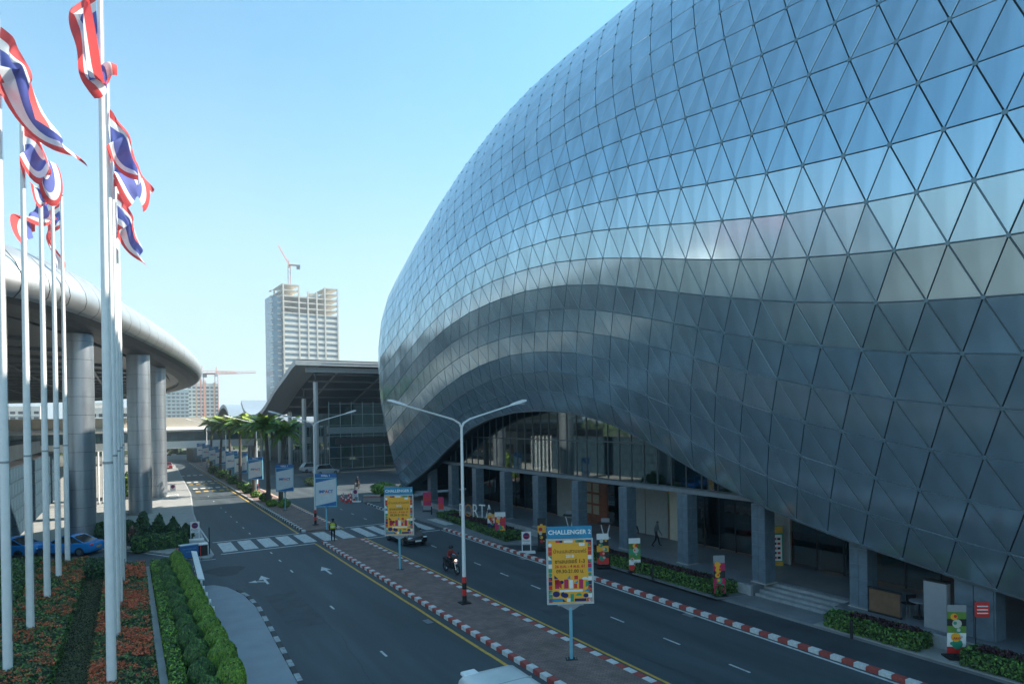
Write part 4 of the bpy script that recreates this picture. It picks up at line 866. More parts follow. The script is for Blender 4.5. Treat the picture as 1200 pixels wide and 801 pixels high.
for i, (x, y) in enumerate(((-.1, 59.0), (.9, 58.6), (2.0, 58.3), (3.0, 58.2), (3.9, 57.4))):
    bush('conical_shrub', ['round topped dark shrub at the left end of the island row', 'tallest cone shaped dark shrub in the island row', 'third round topped shrub in the island row', 'fourth shrub in the island row, looser crown', 'low shrub at the right end of the island row'][i], x, y, .14, .68, .68, [1.8, 2.3, 2.0, 1.7, 1.3][i], 1500, .07, [M_LEAFD, M_UNDER], [.85, .15], cone=.45)
hedge('island_hedge', 'dark loose hedge along the side road behind the blue board', .2, 3.7, 53.9, 55.6, .14, 1.05, 3600, .07, [M_LEAFD, M_LEAF], [.7, .3], slant=0, bump=.12)
bush('dark_bush', 'dark bush next to the nearest canopy column behind the flagpoles', -1.9, 60.4, .14, .9, .7, 1.5, 1200, .08, [M_LEAFD], [1.0])
bush('tall_bush', 'green bush seen between flagpoles and middle canopy column', 0.2, 96, .14, 1.3, 1.3, 3.2, 1400, .13, [M_LEAF, M_LEAFL], [.6, .4])
# palms on the median
def frond_mesh(L, droop, seed):
    g = np.random.default_rng(seed); C = []; U = []; V = []; n = 40
    P = []
    for i in range(n + 1):
        t = i / n; P.append(np.array([L * (t - .12 * t * t * droop * 2), 0, L * (.55 * t - (.55 + .55 * droop) * t * t)]))
    for i in range(2, n):
        d = P[min(i + 1, n)] - P[i - 1]; d /= np.linalg.norm(d); t = i / n; ll = L * .30 * math.sin(math.pi * min(1, t * .92 + .12)) ** .7
        for s in (-1, 1):
            o = np.array([.45 * d[0], s * .8, .45 * d[2] - .25 - .35 * g.random()]); o /= np.linalg.norm(o); w = np.cross(o, [0, 0, 1.]); w /= np.linalg.norm(w)
            ln = ll * g.uniform(.8, 1.1); C.append(P[i] + o * ln / 2); U.append(o * ln / 2); V.append(w * .042)
    # rachis
    for i in range(n):
        a = P[i]; c = P[i + 1]; C.append((a + c) / 2); U.append((c - a) / 2); V.append(np.array([0, .025 * (1 - i / n) + .006, 0]))
        C.append((a + c) / 2); U.append((c - a) / 2); V.append(np.array([0, 0, .02]))
    return quads_mesh('frond', np.array(C), np.array(U), np.array(V), mat('palm_leaf' + ('' if seed % 2 else '_bright'), (.12, .21, .035) if seed % 2 else (.32, .40, .05), .5, var=.2, island=.3))
FM = [frond_mesh(3.1, .2, 1), frond_mesh(3.3, .55, 3), frond_mesh(3.0, .9, 5), frond_mesh(2.9, .1, 2), frond_mesh(3.2, 1.3, 7)]
def palm(x, y, h, label, n=22):
    r = root('palm_tree', label, 'tree', (x, y, .12), random.uniform(0, 6)); pts = []; rs = []; ln_ = random.uniform(.1, .7)
    for i in range(9): t = i / 8; pts.append((ln_ * t * t, .1 * t, h * t)); rs.append(.26 - .1 * t + (.04 if i == 0 else 0) + .012 * (i % 2))
    MB().tube(pts, rs, 10).build('trunk', M_BARK, r, w=False); MB().tube([pts[-1], (pts[-1][0], pts[-1][1], h + .7)], [.14, .06], 8).build('crown_shaft', M_LEAFL, r, w=False)
    for i in range(n):
        a = i * 2.39996; lv = i / n; me = FM[[3, 0, 0, 1, 1, 2, 4][min(6, int(lv * 7))]]
        f = link('frond', me, r, (pts[-1][0], pts[-1][1], h + .55 - .3 * lv)); f.rotation_euler = (random.uniform(-.15, .15), R(-48 + 55 * lv), a); s = random.uniform(.70, .98); f.scale = (s, s, s)
pl = ['nearest large dark palm on the median, right of the row', 'palm close behind the nearest large one', 'third palm along the median', 'fourth palm along the median with bright fronds', 'fifth palm along the median', 'sixth palm, small in the distance', 'farthest palm near the bridge']
for i, (x, y, h) in enumerate(((14.9, 76, 7.7), (14.0, 78.5, 8.3), (14.1, 89, 8.0), (13.8, 99, 8.4), (14.0, 110, 8.4), (13.9, 123, 8.2), (13.9, 138, 8.6))): palm(x, y, h, pl[i])
sp = [(13.6, 74.2, .5, 'yellow green tufted plant at the sunlit end of the median'), (14.6, 72.5, .55, 'low plant with spreading leaves behind the second hall sign'), (13.9, 79.5, .6, 'bushy plant at the foot of the second palm'), (13.6, 84.5, .5, 'low plant ahead of the third palm'), (13.6, 90, .8, 'round dark shrub left of the third palm'), (13.7, 96.5, .6, 'small dark shrub between the hall signs'), (13.6, 104.5, .9, 'large dark shrub beside the fifth palm'), (13.5, 116, 1.0, 'dark shrub before the sixth palm'), (13.5, 128, 1.0, 'far dark shrub on the median')]
for x, y, s, l in sp: bush('median_plant', l, x, y, .12, s * 1.15, s * 1.2, s * 1.5, 500, .11, [M_LEAF, M_LEAFD, M_LEAFL], [.3, .5, .2] if s > .55 else [.3, .1, .6])
bush('grass_planter', 'pale yellow grasses in the bed beyond the right carriageway', 24.4, 96, .02, 2.2, 3.2, 1.2, 1500, .12, [mat('straw_leaf', (.36, .32, .12), .7, island=.3), M_LEAF], [.6, .4])
bush('forecourt_bush', 'bright green bush under the low tip of the shell', 27.6, 77, .1, 1.6, 2.2, 1.5, 1800, .1, [M_LEAF, M_LEAFL], [.6, .4])
bush('forecourt_bush', 'green bush right of the white information board beyond the crossing', 30.5, 76, .1, 1.4, 1.6, 1.3, 1200, .1, [M_LEAF, M_LEAFL], [.6, .4])
# ================================================================ flagpoles and flags
M_FR = mat('flag_red', (.74, .09, .09), .75, var=.05); M_FW = mat('flag_white', (.82, .82, .82), .75, var=.04); M_FB = mat('flag_blue', (.12, .15, .44), .75, var=.05)
for m_ in (M_FR, M_FW, M_FB):
    p = m_.node_tree.nodes['Principled BSDF']; nt = m_.node_tree; tl = nt.nodes.new('ShaderNodeBsdfTranslucent'); mx = nt.nodes.new('ShaderNodeMixShader'); mx.inputs[0].default_value = .4
    hv = [n for n in nt.nodes if n.type == 'HUE_SAT'][0]; nt.links.new(hv.outputs[0], tl.inputs[0]); nt.links.new(p.outputs[0], mx.inputs[1]); nt.links.new(tl.outputs[0], mx.inputs[2]); nt.links.new(mx.outputs[0], [n for n in nt.nodes if n.type == 'OUTPUT_MATERIAL'][0].inputs[0])
def flagpole(x, y, label, grp):
    r = root('flagpole', label, 'flagpole', (x, y, .28), group=grp)
    MB().tube([(0, 0, 0), (0, 0, 8), (0, 0, 24.0)], [.15, .135, .075], 16).build('pole', M_WP, r, smooth=True, w=False)
    MB().ell((0, 0, 24.1), (.11, .11, .11), 12, 8).build('finial', M_CHROME, r, smooth=True, w=False); MB().cyl(0, 0, 0, .12, .26, n=16).build('base_flange', M_GREY, r, w=False)
    MB().box(.13, -.03, 1.5, .18, .03, 1.75).build('cleat', M_CHROME, r, w=False); MB().tube([(.17, 0, 1.6), (.10, 0, 23.9)], .006, 4).build('halyard', M_GREY, r, w=False); MB().cyl(0, 0, 7.9, 7.98, .15, n=16).build('pole_collar', M_GREY, r, w=False)
def flag(x, y, zt, L, H, az, droop, label, gather=.45, twist=0.0, seed=0, curl=0.0):
    n, m = 44, 24; g = random.Random(seed); b = MB(); d2 = Vector((math.cos(az), math.sin(az), 0)); sd = Vector((-d2.y, d2.x, 0)); vs = []; ph = g.uniform(0, 6)
    for i in range(n + 1):
        u = i / n; dr = droop * min(1, .45 + u * 1.1); pos = Vector((0, 0, 0))
        # integrate the fly edge so that it bends down smoothly
        c = Vector((0, 0, 0)); K = 12
        for q in range(K):
            uu = u * (q + .5) / K; dq = droop * min(1.15, .5 + uu * 1.0) - curl * uu; c += (d2 * math.cos(dq) + Vector((0, 0, -math.sin(dq)))) * (L * u / K)
        tau = twist * 1.3 * math.sin(u * 6.5 + ph) * min(1, u * 2); hv = Vector((0, 0, -1)) * (1 - gather * .5 * min(1, u * 1.6)) * math.cos(tau) + sd * math.sin(tau) * .6 + d2 * (-.24 * min(1, u * 2) * math.sin(droop)) + sd * (math.sin(twist * u + ph * .0) * .75 * u)
        for j in range(m + 1):
            v = j / m; A = .27 * min(1, u * 3 + .15) * L / 4
            w_ = math.sin(v * 7.5 + u * 4.2 + ph) * .6 + math.sin(u * 14 + v * 5 + ph) * .3 + math.sin(u * 23 - v * 9) * .14 + math.sin(v * 13 - u * 6 + ph * 2) * .28 + math.sin(u * 9 + v * 2 + ph) * .35
            p = c + hv * (v * H) + sd * (w_ * A) + d2 * ((math.cos(v * 7.5 + u * 3 + ph) * .4 + math.sin(u * 11 + ph + v * 3) * .45 * min(1, u * 2)) * A); vs.append((p.x, p.y, p.z))
    fs = []; ms = []; pat = [0, 1, 2, 2, 1, 0]
    for i in range(n):
        for j in range(m): fs.append((i * (m + 1) + j, (i + 1) * (m + 1) + j, (i + 1) * (m + 1) + j + 1, i * (m + 1) + j + 1)); ms.append(pat[min(5, j * 6 // m)])
    b.v = vs; b.f = fs; b.m = ms
    o = b.build('flag', [M_FR, M_FW, M_FB], None, smooth=True); o.location = (x + d2.x * .1, y + d2.y * .1, zt); tag(o, label, 'flag', group='red white and blue striped flags'); return o
pos_l = ['at the left edge of the photo', 'second from the left', 'third in the left row', 'fourth in the left row', 'far end of the left row']
pos_r = ['nearest, running out of the frame at top and bottom', 'second in the right row', 'third in the right row', 'fourth in the right row', 'far end of the right row']
LY = [28.9, 34.2, 39.9, 44.9, 49.8]; RY = [25.4, 31.0, 36.4, 41.4, 46.4]
for i, y in enumerate(LY): flagpole(-3.82 + .09 * i, y, 'tall white flagpole, left row, ' + pos_l[i], 'left row of flagpoles')
for i, y in enumerate(RY): flagpole(-.60 + .06 * i, y, 'tall white flagpole, right row, ' + pos_r[i], 'right row of flagpoles')
ri = math.atan2(-SA, CA)
flag(-3.82, 28.9, 23.9, 3.9, 2.5, ri, R(72), 'striped flag sweeping down to the right from the leftmost pole', .95, 1.0, 3)
flag(-3.73, 34.2, 22.4, 2.2, 2.2, ri + .2, R(70), 'striped flag bunched on the second pole from the left', .9, 1.4, 5)
flag(-3.64, 39.9, 23.0, 2.2, 2.2, ri + .4, R(78), 'striped flag with a red tip on the third pole of the left row', .9, -1.2, 8)
flag(-3.55, 44.9, 23.9, 3.4, 2.3, ri + math.pi, R(80), 'striped flag hanging left of the fourth pole of the left row', .9, .9, 11)
flag(-3.46, 49.8, 23.9, 4.1, 1.7, ri + math.pi, R(90), 'narrow striped flag hanging limp at the far end of the left row', 1.2, .3, 2)
flag(-.60, 25.4, 24.2, 4.0, 2.2, ri + math.pi + .6, R(94), 'large striped flag hanging furled from the nearest pole', 1.3, 2.2, 6)
flag(-.54, 31.0, 22.6, 2.9, 2.2, ri + .1, R(80), 'striped flag trailing to the right from the second pole of the right row', 1.0, .9, 9, curl=.2)
flag(-.48, 36.4, 23.4, 3.1, 2.3, ri, R(66), 'striped flag with a long red tail on the third pole of the right row', .9, -.8, 12, curl=.3)
flag(-.42, 41.4, 22.4, 3.0, 2.1, ri, R(72), 'striped flag showing its blue band, lowest of the right row', .6, .5, 4)
flag(-.36, 46.4, 21.0, 3.2, 1.6, ri + math.pi, R(88), 'striped flag mostly hidden behind the right row of poles', 1.1, .5, 7)
# ================================================================ railing, barrier board and small street things on the left
rl = root('pavement_railing', 'grey panelled railing with a broad sloping cap between the topiary and the pavement', 'railing', (3.4, 38, .13))
def xr(y): return 3.2 + max(0, (y - 37) / 9) * .35
for i in range(11): y = 31.7 + i * 1.43; MB().box(xr(y) - .05, y - .05, .13, xr(y) + .05, y + .05, 1.15).build('post', M_WP, rl)
for i in range(10):
    y = 31.8 + i * 1.43; x = xr(y + .7); MB().box(x - .02, y, .3, x + .02, y + 1.27, 1.02).build('panel', mat('rail_panel', (.25, .30, .32), .5, metal=.3), rl)
MB().add([(xr(37.5) - .16, 37.5, 1.22), (xr(37.5) + .16, 37.5, 1.16), (xr(46) + .16, 46, 1.16), (xr(46) - .16, 46, 1.22), (xr(37.5) - .16, 37.5, 1.14), (xr(37.5) + .16, 37.5, 1.08), (xr(46) + .16, 46, 1.08), (xr(46) - .16, 46, 1.14)], [(0, 1, 2, 3), (7, 6, 5, 4), (0, 4, 5, 1), (1, 5, 6, 2), (2, 6, 7, 3), (3, 7, 4, 0)]).build('cap', mat('rail_cap', (.42, .50, .54), .35, metal=.4), rl)
bb = root('blue_road_board', 'blue advertising barrier board with a pale top at the corner of the island', 'barrier', (3.5, 49.6, .0), R(8))
MB().bbox(-.58, -.25, .15, .58, .25, 1.0, .03).build('body', M_BLUE, bb, w=False); MB().box(-.6, -.28, 1.0, .6, .28, 1.05).build('top', mat('pale_top', (.35, .50, .58), .4), bb, w=False)
for x in (-.7, .7): MB().tube([(x, -.28, 0), (x, -.28, .85), (x, .28, .85), (x, .28, 0)], .025, 6).build('red_end_frame', M_RED, bb, w=False)
for q in range(2): put_text('www. impact .co.th' if q == 0 else 'exhibition', .11, M_SKYB, bb, (0, -.265, .78 - .2 * q))
ga = root('barrier_machine', 'small white topped parking barrier box right of the blue board', 'barrier', (4.35, 49.9, .14))
MB().box(-.35, -.3, 0, .35, .3, .75).build('cabinet', M_BLACK, ga, w=False); MB().box(-.38, -.33, .75, .38, .33, .83).build('lid', M_WP, ga, w=False); MB().tube([(.5, .1, 0), (.5, .1, 1.9)], .04, 6).build('post', M_DARK, ga, w=False)
bn = root('orange_banner', 'tall orange printed banner at the left edge behind the first flagpole', 'banner', (-5.4, 34, .3), R(-30))
MB().box(-.7, -.02, 1.4, .7, .02, 6.4).build('cloth', M_ORNG, bn, w=False); MB().cyl(.75, 0, 0, 6.6, .04, n=6).build('post', M_GREY, bn, w=False); MB().box(.3, -.03, 6.0, .7, -.021, 6.4).build('green_patch', M_GREEN, bn, w=False)
put_text('2018', .5, M_DARK, bn, (.1, -.03, 4.6)); put_text('09.30-21.00', .22, M_DARK, bn, (0, -.03, 4.0))
# no parking boards
def noparking(x, y, z, rz, label):
    r = root('no_parking_board', label, 'sign', (x, y, z), rz, group='white no parking boards')
    MB().bbox(-.62, -.25, 0, .62, .25, .12, .02).build('base', M_WP, r, w=False)
    for s in (-.30, .30): MB().box(s - .025, -.025, .1, s + .025, .025, 1.42).build('leg', M_WP, r, w=False)
    MB().box(-.33, -.03, .62, .33, .0, 1.5).build('plate', M_WP, r, w=False)
    MB().tube([(0, -.03, 1.2), (0, -.036, 1.2)], .24, 24).build('red_ring', M_RED, r, w=False); MB().tube([(0, -.036, 1.2), (0, -.042, 1.2)], .2, 24).build('blue_disc', M_NAVY, r, w=False)
    b = MB(); b.box(-.2, -.05, 1.18, .2, -.043, 1.22); o = b.build('red_slash', M_RED, r, w=False)
    put_text('ห้ามจอด', .16, M_NAVY, r, (0, -.034, .86)); put_text('NO PARKING', .07, M_NAVY, r, (0, -.034, .72)); return r
noparking(23.75, 37.4, .006, R(-30), 'white no parking board on the service lane beside the kerb, in front of the arcade')
noparking(4.45, 56.4, .14, R(-10), 'white no parking board on the island tip above the blue board')
noparking(4.85, 93, .14, R(-8), 'white no parking board beside the farthest canopy column')
noparking(22.5, 72.4, .006, R(-28), 'white no parking board beside the traffic cones')
# traffic cones
cn_ = root('traffic_cone', 'x', 'cone', (21.4, 72.5, .006), group='orange traffic cones by the far kerb')
MB().box(-.19, -.19, 0, .19, .19, .04).build('foot', M_RED, cn_, w=False); MB().tube([(0, 0, .04), (0, 0, .3)], [.15, .1], 12).build('body', M_RED, cn_, w=False); MB().tube([(0, 0, .3), (0, 0, .48)], [.1, .065], 12).build('white_band', M_WP, cn_, w=False); MB().tube([(0, 0, .48), (0, 0, .75)], [.065, .025], 12).build('tip', M_RED, cn_, w=False)
cn_['label'] = 'leftmost orange and white cone of the cluster'
for i, (x, y) in enumerate(((21.9, 72.2), (21.5, 74), (22.1, 73.8), (22.5, 75), (21.8, 75.6), (22.7, 73.6), (23.0, 76), (22.3, 76.6))):
    copy_thing(cn_, (x, y, .006), rz=random.uniform(0, 1), label='orange and white cone in the cluster, ' + ['second from left at front', 'second row left', 'second row middle', 'third row right', 'third row left', 'next to the white board', 'rightmost at back', 'farthest one'][i])
# ================================================================ lamp posts
def lamp(x, y, label):
    r = root('street_lamp', label, 'street lamp', (x, y, .12), group='double armed street lamps on the median')
    MB().tube([(0, 0, 1.35), (0, 0, 9.0)], [.10, .065], 12).build('pole', M_WP, r, smooth=True, w=False)
    for a, c, m in ((.03, .4, M_BLACK), (.4, .72, M_RED), (.72, 1.05, M_BLACK), (1.05, 1.35, M_RED)): MB().cyl(0, 0, a, c, .112, n=12, m=0).build('painted_band', m, r, w=False)
    MB().box(-.26, -.26, 0, .26, .26, .05).build('base_plate', M_BLACK, r, w=False)
    for s in (-1, 1):
        pts = [(0, 0, 8.9), (s * .12, 0, 9.15), (s * .5, 0, 9.36), (s * 3.0, 0, 10.05)]; a = MB().tube(pts, [.06, .055, .045, .04], 8).build('arm', M_WP, r, smooth=True, w=False)
        b = MB(); d = Vector((s * .965, 0, .26)); o = Vector((s * 2.9, 0, 10.02)); rings = []
        for t, w_, h_ in ((0, .05, .05), (.15, .12, .08), (.5, .16, .10), (.9, .17, .10), (1.05, .1, .05)):
            c = o + d * t; rings.append([(c.x, c.y - w_, c.z - h_ * .3), (c.x, c.y + w_, c.z - h_ * .3), (c.x, c.y + w_ * .7, c.z + h_), (c.x, c.y - w_ * .7, c.z + h_)])
        b.loft(rings); hd = link('lamp_head', b.mesh('lamp_head', M_WP), r); c = o + d * .6
        MB().box(c.x - .28, -.12, c.z - .1, c.x + .28, .12, c.z - .03).build('diffuser', M_GREY, hd, w=False)
lamp(14.5, 28.8, 'nearest double armed white street lamp with black and red painted foot'); lamp(14.4, 58.3, 'second double armed street lamp, behind the first hall sign'); lamp(14.3, 87.8, 'third double armed street lamp among the palms'); lamp(14.2, 117.3, 'fourth double armed street lamp among far palms'); lamp(14.1, 147, 'farthest double armed street lamp near the bridge')
# ================================================================ sign boards on the median
def poly_art(name, polys, y, parent, mats):
    b = MB()
    for p, m in polys: b.add([(x, y, z) for x, z in p], [tuple(range(len(p)))], m)
    return b.build(name, mats, parent, w=False)
ART = [M_ORNG, M_RED, M_NAVY, M_WP, M_GREEN, M_PINK, M_CYAN]
def rc(x0, z0, x1, z1): return [(x0, z0), (x1, z0), (x1, z1), (x0, z1)]
def disc(cx, cz, r, a0=0, a1=360, n=14): return [(cx + r * math.cos(R(a0 + (a1 - a0) * i / n)), cz + r * math.sin(R(a0 + (a1 - a0) * i / n))) for i in range(n + (0 if a1 - a0 == 360 else 1))] + ([] if a1 - a0 == 360 else [(cx, cz)])
def sign_post(x, y, label, cat='sign', grp=None):
    r = root('median_sign', label, cat, (x, y, .12), R(-28), group=grp)
    MB().cyl(0, 0, 0, 2.0, .065, n=12).build('pole', M_SKYB, r, w=False); MB().box(-.22, -.14, 0, .22, .14, .03).build('base_plate', M_DARK, r, w=False)
    for a, c in ((-.16, -.08), (.16, .08), (-.16, .08), (.16, -.08)): MB().cyl(a, c, .03, .07, .02, n=6).build('bolt', M_GREY, r, w=False)
    return r
def challenger(x, y, num, label):
    r = sign_post(x, y, label); Z0, Z1 = 2.14, 4.68
    MB().prism([(-.5, -.05), (.5, -.05), (.5, .05), (-.5, .05)], 2.08, 2.14).build('bracket_plate', M_GREY, r, w=False)
    b = MB(); b.add([(-.42, -.03, 2.1), (.42, -.03, 2.1), (.09, -.03, 1.9), (-.09, -.03, 1.9), (-.42, .03, 2.1), (.42, .03, 2.1), (.09, .03, 1.9), (-.09, .03, 1.9)], [(0, 3, 2, 1), (4, 5, 6, 7), (0, 1, 5, 4), (1, 2, 6, 5), (2, 3, 7, 6), (3, 0, 4, 7)]); b.build('gusset', M_GREY, r, w=False)
    fr = MB(); fr.box(-.91, -.07, Z0, .91, .07, Z0 + .06); fr.box(-.91, -.07, Z1 - .06, .91, .07, Z1); fr.box(-.91, -.07, Z0 + .06, -.85, .07, Z1 - .06); fr.box(.85, -.07, Z0 + .06, .91, .07, Z1 - .06); fr.build('frame', mat('pale_frame', (.45, .52, .53), .4), r, w=False)
    MB().box(-.85, -.05, Z0 + .06, .85, .05, Z1 - .06).build('face', M_ORNG, r, w=False)
    MB().box(-.87, -.06, Z1 + .02, .87, .06, Z1 + .46).build('header', mat('header_blue', (.02, .24, .40), .4), r, w=False)
    put_text('CHALLENGER %d' % num, .235, M_WP, r, (0, -.066, Z1 + .24), bold=.006, sx=1.02)
    g = random.Random(5); P = []; z = Z0 + .08; zs_ = []
    while z < Z1 - .25: zs_.append(z); z += .165
    for q, z in enumerate(zs_):
        for s in (-1, 1):
            xa, xb = (-.84, -.70) if s < 0 else (.70, .84); c = g.choice([1, 2, 3, 4, 5, 6, 1, 2, 3]); c2 = g.choice([1, 2, 3, 4, 5, 6]); k = g.random()
            if k < .45: P.append((rc(xa, z, xb, z + .15), c))
            elif k < .8: P.append(([(xa, z), (xb, z), (xa, z + .15)], c)); P.append(([(xb, z), (xb, z + .15), (xa, z + .15)], c2))
            else: P.append((disc((xa + xb) / 2, z + .075, .07), c))
    for (a, c, k) in ((-.55, -.4, 1), (-.4, -.28, 2), (-.22, 0, 3), (.0, .12, 3), (.22, .5, 4), (.32, .55, 4), (.62, .84, 2)): P.append((rc(a, Z1 - .16, c, Z1 - .07), k))
    P.append((rc(.36, Z1 - .3, .58, Z1 - .18), 3))
    # decorative block of letters and shapes
    zb = Z0 + .10
    q0 = len(P); P += [(rc(-.84, zb, -.30, zb + .16), 6), ([(-.3, zb), (-.16, zb), (-.3, zb + .14)], 2), (rc(-.14, zb, .0, zb + .16), 3), (rc(.0, zb, .13, zb + .36), 4), (rc(.16, zb, .62, zb + .14), 2), (rc(.64, zb, .84, zb + .14), 5),
          (disc(-.55, zb + .37, .14), 2), (disc(-.25, zb + .34, .13, 90, 270), 2), (disc(-.2, zb + .3, .12), 2), (disc(.33, zb + .27, .12, 0, 180), 4), (disc(.6, zb + .27, .1), 2), (rc(-.8, zb + .2, -.7, zb + .5), 3),
          (rc(-.6, zb + .62, -.44, zb + 1.05), 5), (rc(-.24, zb + .62, -.08, zb + 1.05), 5), ([(-.6, zb + 1.05), (-.44, zb + 1.05), (-.34, zb + .85), (-.34, zb + .62), (-.6, zb + .86)], 1), (disc(-.34, zb + .92, .085), 2), ([(-.62, zb + 1.08), (-.46, zb + 1.08), (-.62, zb + 1.26)], 2), ([(-.12, zb + 1.08), (-.0, zb + 1.08), (-.0, zb + 1.26)], 6),
          (rc(-.04, zb + .62, .1, zb + 1.02), 3), (rc(.16, zb + 1.04, .30, zb + 1.22), 1), (rc(.14, zb + .62, .26, zb + .84), 1), ([(.14, zb + .86), (.3, zb + .86), (.3, zb + 1.02)], 6), (rc(.34, zb + .6, .5, zb + 1.04), 5), (disc(.58, zb + 1.02, .13, 0, 180), 3), (disc(.6, zb + .82, .14, 270, 450), 4),
          (rc(-.42, zb + .46, .48, zb + .56), 3), ([(.5, zb + .45), (.7, zb + .45), (.7, zb + .62)], 6)]
    P = P[:q0] + [([(x, zb + (z - zb) * .82) for x, z in p], m) for p, m in P[q0:]]
    poly_art('printed_shapes', P, -.052, r, ART)
    put_text('บ้านและสวนแฟร์', .20, mat('brown_print', (.16, .08, .01), .6), r, (0, -.053, Z1 - .50)); put_text('2018', .16, M_WP, r, (0, -.053, Z1 - .69), bold=.005); put_text('ชาเลนเจอร์ 1-3', .20, MATS['brown_print'], r, (0, -.053, Z1 - .89), bold=.004)
    put_text('26 ต.ค. - 4 พ.ย. 61', .155, M_RED, r, (0, -.053, Z1 - 1.08), bold=.004); put_text('09.30-21.00 น.', .185, MATS['brown_print'], r, (0, -.053, Z1 - 1.27), bold=.004)
    return r
challenger(14.55, 19.8, 2, 'orange fair poster sign headed CHALLENGER 2, nearest sign on the median')
challenger(14.45, 37.6, 3, 'orange fair poster sign headed CHALLENGER 3, farther along the median')
M_LOGO = mat('logo_blue', (.02, .10, .34), .5); M_FACEW = mat('sign_face_white', (.55, .60, .62), .5, var=.05)
def hall_sign(x, y, label, num=1):
    r = sign_post(x, y, label, grp='blue and white hall signs along the median'); Z0, Z1 = 2.0, 4.5
    fr = MB(); fr.box(-.92, -.07, Z0, .92, .07, Z0 + .06); fr.box(-.92, -.07, Z1 - .06, .92, .07, Z1); fr.box(-.92, -.07, Z0 + .06, -.86, .07, Z1 - .06); fr.box(.86, -.07, Z0 + .06, .92, .07, Z1 - .06); fr.build('frame', M_SKYB, r, w=False)
    MB().box(-.86, -.05, Z0 + .06, .86, .05, Z1 - .06).build('face', M_FACEW, r, w=False)
    MB().box(-.92, -.06, Z1 + .01, .92, .06, Z1 + .36).build('header', M_BLUE, r, w=False); MB().tube([(0, 0, 1.9), (0, 0, 2.05)], [.066, .3], 10).build('bracket', M_SKYB, r, w=False)
    put_text('HALL %d' % num, .24, M_WP, r, (0, -.066, Z1 + .18), bold=.006)
    poly_art('blue_bands', [([(-.86, Z1 - .42), (.86, Z1 - .07), (.86, Z1 - .06), (-.86, Z1 - .06)], 0), ([(-.86, Z0 + .06), (.86, Z0 + .06), (.86, Z0 + .45), (-.86, Z0 + .1)], 0)], -.052, r, [M_BLUE])
    put_text('IMP', .34, M_LOGO, r, (-.34, -.053, 3.3), bold=.012); put_text('A', .34, M_RED, r, (.045, -.054, 3.3), bold=.012); put_text('CT', .34, M_LOGO, r, (.38, -.053, 3.3), bold=.012)
    poly_art('logo_swoosh', [([(-.7, 3.08), (.1, 3.12), (.72, 3.1), (.1, 3.16)], 0)], -.053, r, [M_ORNG]); return r
hl = ['on the median, nearest of the row of blue ones', 'second nearest, before the palm trunks', 'third of the row, in the sunlit gap', 'fourth of the row', 'fifth of the row', 'sixth of the row', 'seventh of the row', 'eighth of the row, small', 'farthest of the row']
h0 = hall_sign(14.5, 54.9, 'white and blue IMPACT sign ' + hl[0])
for i, (x, y) in enumerate(((14.1, 69.7), (14.0, 87.0), (14.0, 99.5), (14, 109), (14, 123), (14, 133.5), (14, 146), (14, 158))): copy_thing(h0, (x, y, .12), label='white and blue IMPACT sign, ' + hl[i + 1])
# ================================================================ banner stands in front of the arcade
def banner(x, y, z, w_, h, cols, label, rz=-28, lean=-4, food=True, title=None):
    r = root('banner_stand', label, 'banner', (x, y, z), R(rz))
    MB().bbox(-w_ * .6, -.28, 0, w_ * .6, .28, .05, .01).build('base', M_BLACK, r, w=False); MB().cyl(0, .12, .05, h, .02, n=6).build('pole', M_DARK, r, w=False)
    k = math.sin(R(lean)); b = MB(); n = len(cols); z0 = .15
    mats = cols
    for i in range(n):
        a, c = z0 + (h - z0) * i / n, z0 + (h - z0) * (i + 1) / n
        b.add([(-w_ / 2, -.02 - a * k * .3, a), (w_ / 2, -.02 - a * k * .3, a), (w_ / 2, -.02 - c * k * .3, c), (-w_ / 2, -.02 - c * k * .3, c), (-w_ / 2, 0 - a * k * .3, a), (w_ / 2, 0 - a * k * .3, a), (w_ / 2, 0 - c * k * .3, c), (-w_ / 2, 0 - c * k * .3, c)], [(0, 1, 2, 3), (7, 6, 5, 4), (0, 4, 5, 1), (1, 5, 6, 2), (2, 6, 7, 3), (3, 7, 4, 0)], i)
    b.build('printed_cloth', mats, r, w=False)
    if food:
        g = random.Random(label); P = []
        for i in range(5):
            zz = z0 + (h - z0) * (.2 + .14 * i); P.append((disc(g.uniform(-.25, .25) * w_, zz, g.uniform(.16, .3) * w_, n=10), g.randrange(4)))
            P.append((disc(g.uniform(-.3, .3) * w_, zz + .02, g.uniform(.07, .13) * w_, n=8), g.randrange(4)))
        bb_ = MB()
        for q, (p, m) in enumerate(P): bb_.add([(a, -.024 - .001 * q - c * k * .3, c) for a, c in p], [tuple(range(len(p)))], m)
        bb_.build('printed_dishes', [M_CREAM, M_RED, M_ORNG, M_GREEN], r, w=False)
    if title: put_text(title[0], title[1], title[2], r, (0, -.03 - (h - .12) * k * .3, h - .12 - (0 if len(title) < 4 else title[3])), bold=.003)
    return r
banner(25.9, 59.5, .13, .8, 1.95, [M_GREY, M_PINK, M_RED, M_PINK], 'dark red banner with a round emblem at the far end of the first hedge', food=False)
banner(25.5, 55.3, .13, .5, 1.9, [M_GREY, M_RED, M_PINK], 'narrow red banner at the far tip of the first hedge', food=False)
banner(24.95, 43.1, .13, .85, 1.95, [M_PINK, M_PINK, M_PINK, M_RED, M_WP], 'wide crimson banner with food pictures beside the near end of the first hedge')
banner(25.15, 44.9, .45, .6, 1.6, [M_NAVY, M_WP, M_ORNG, M_DARK], 'small dark board with an orange middle standing right of the PORTA letters')
banner(25.0, 37.3, .13, .6, 2.2, [M_DARK, M_BLACK, M_ORNG, M_DARK], 'black flying banner left of the CHALLENGER 2 sign')
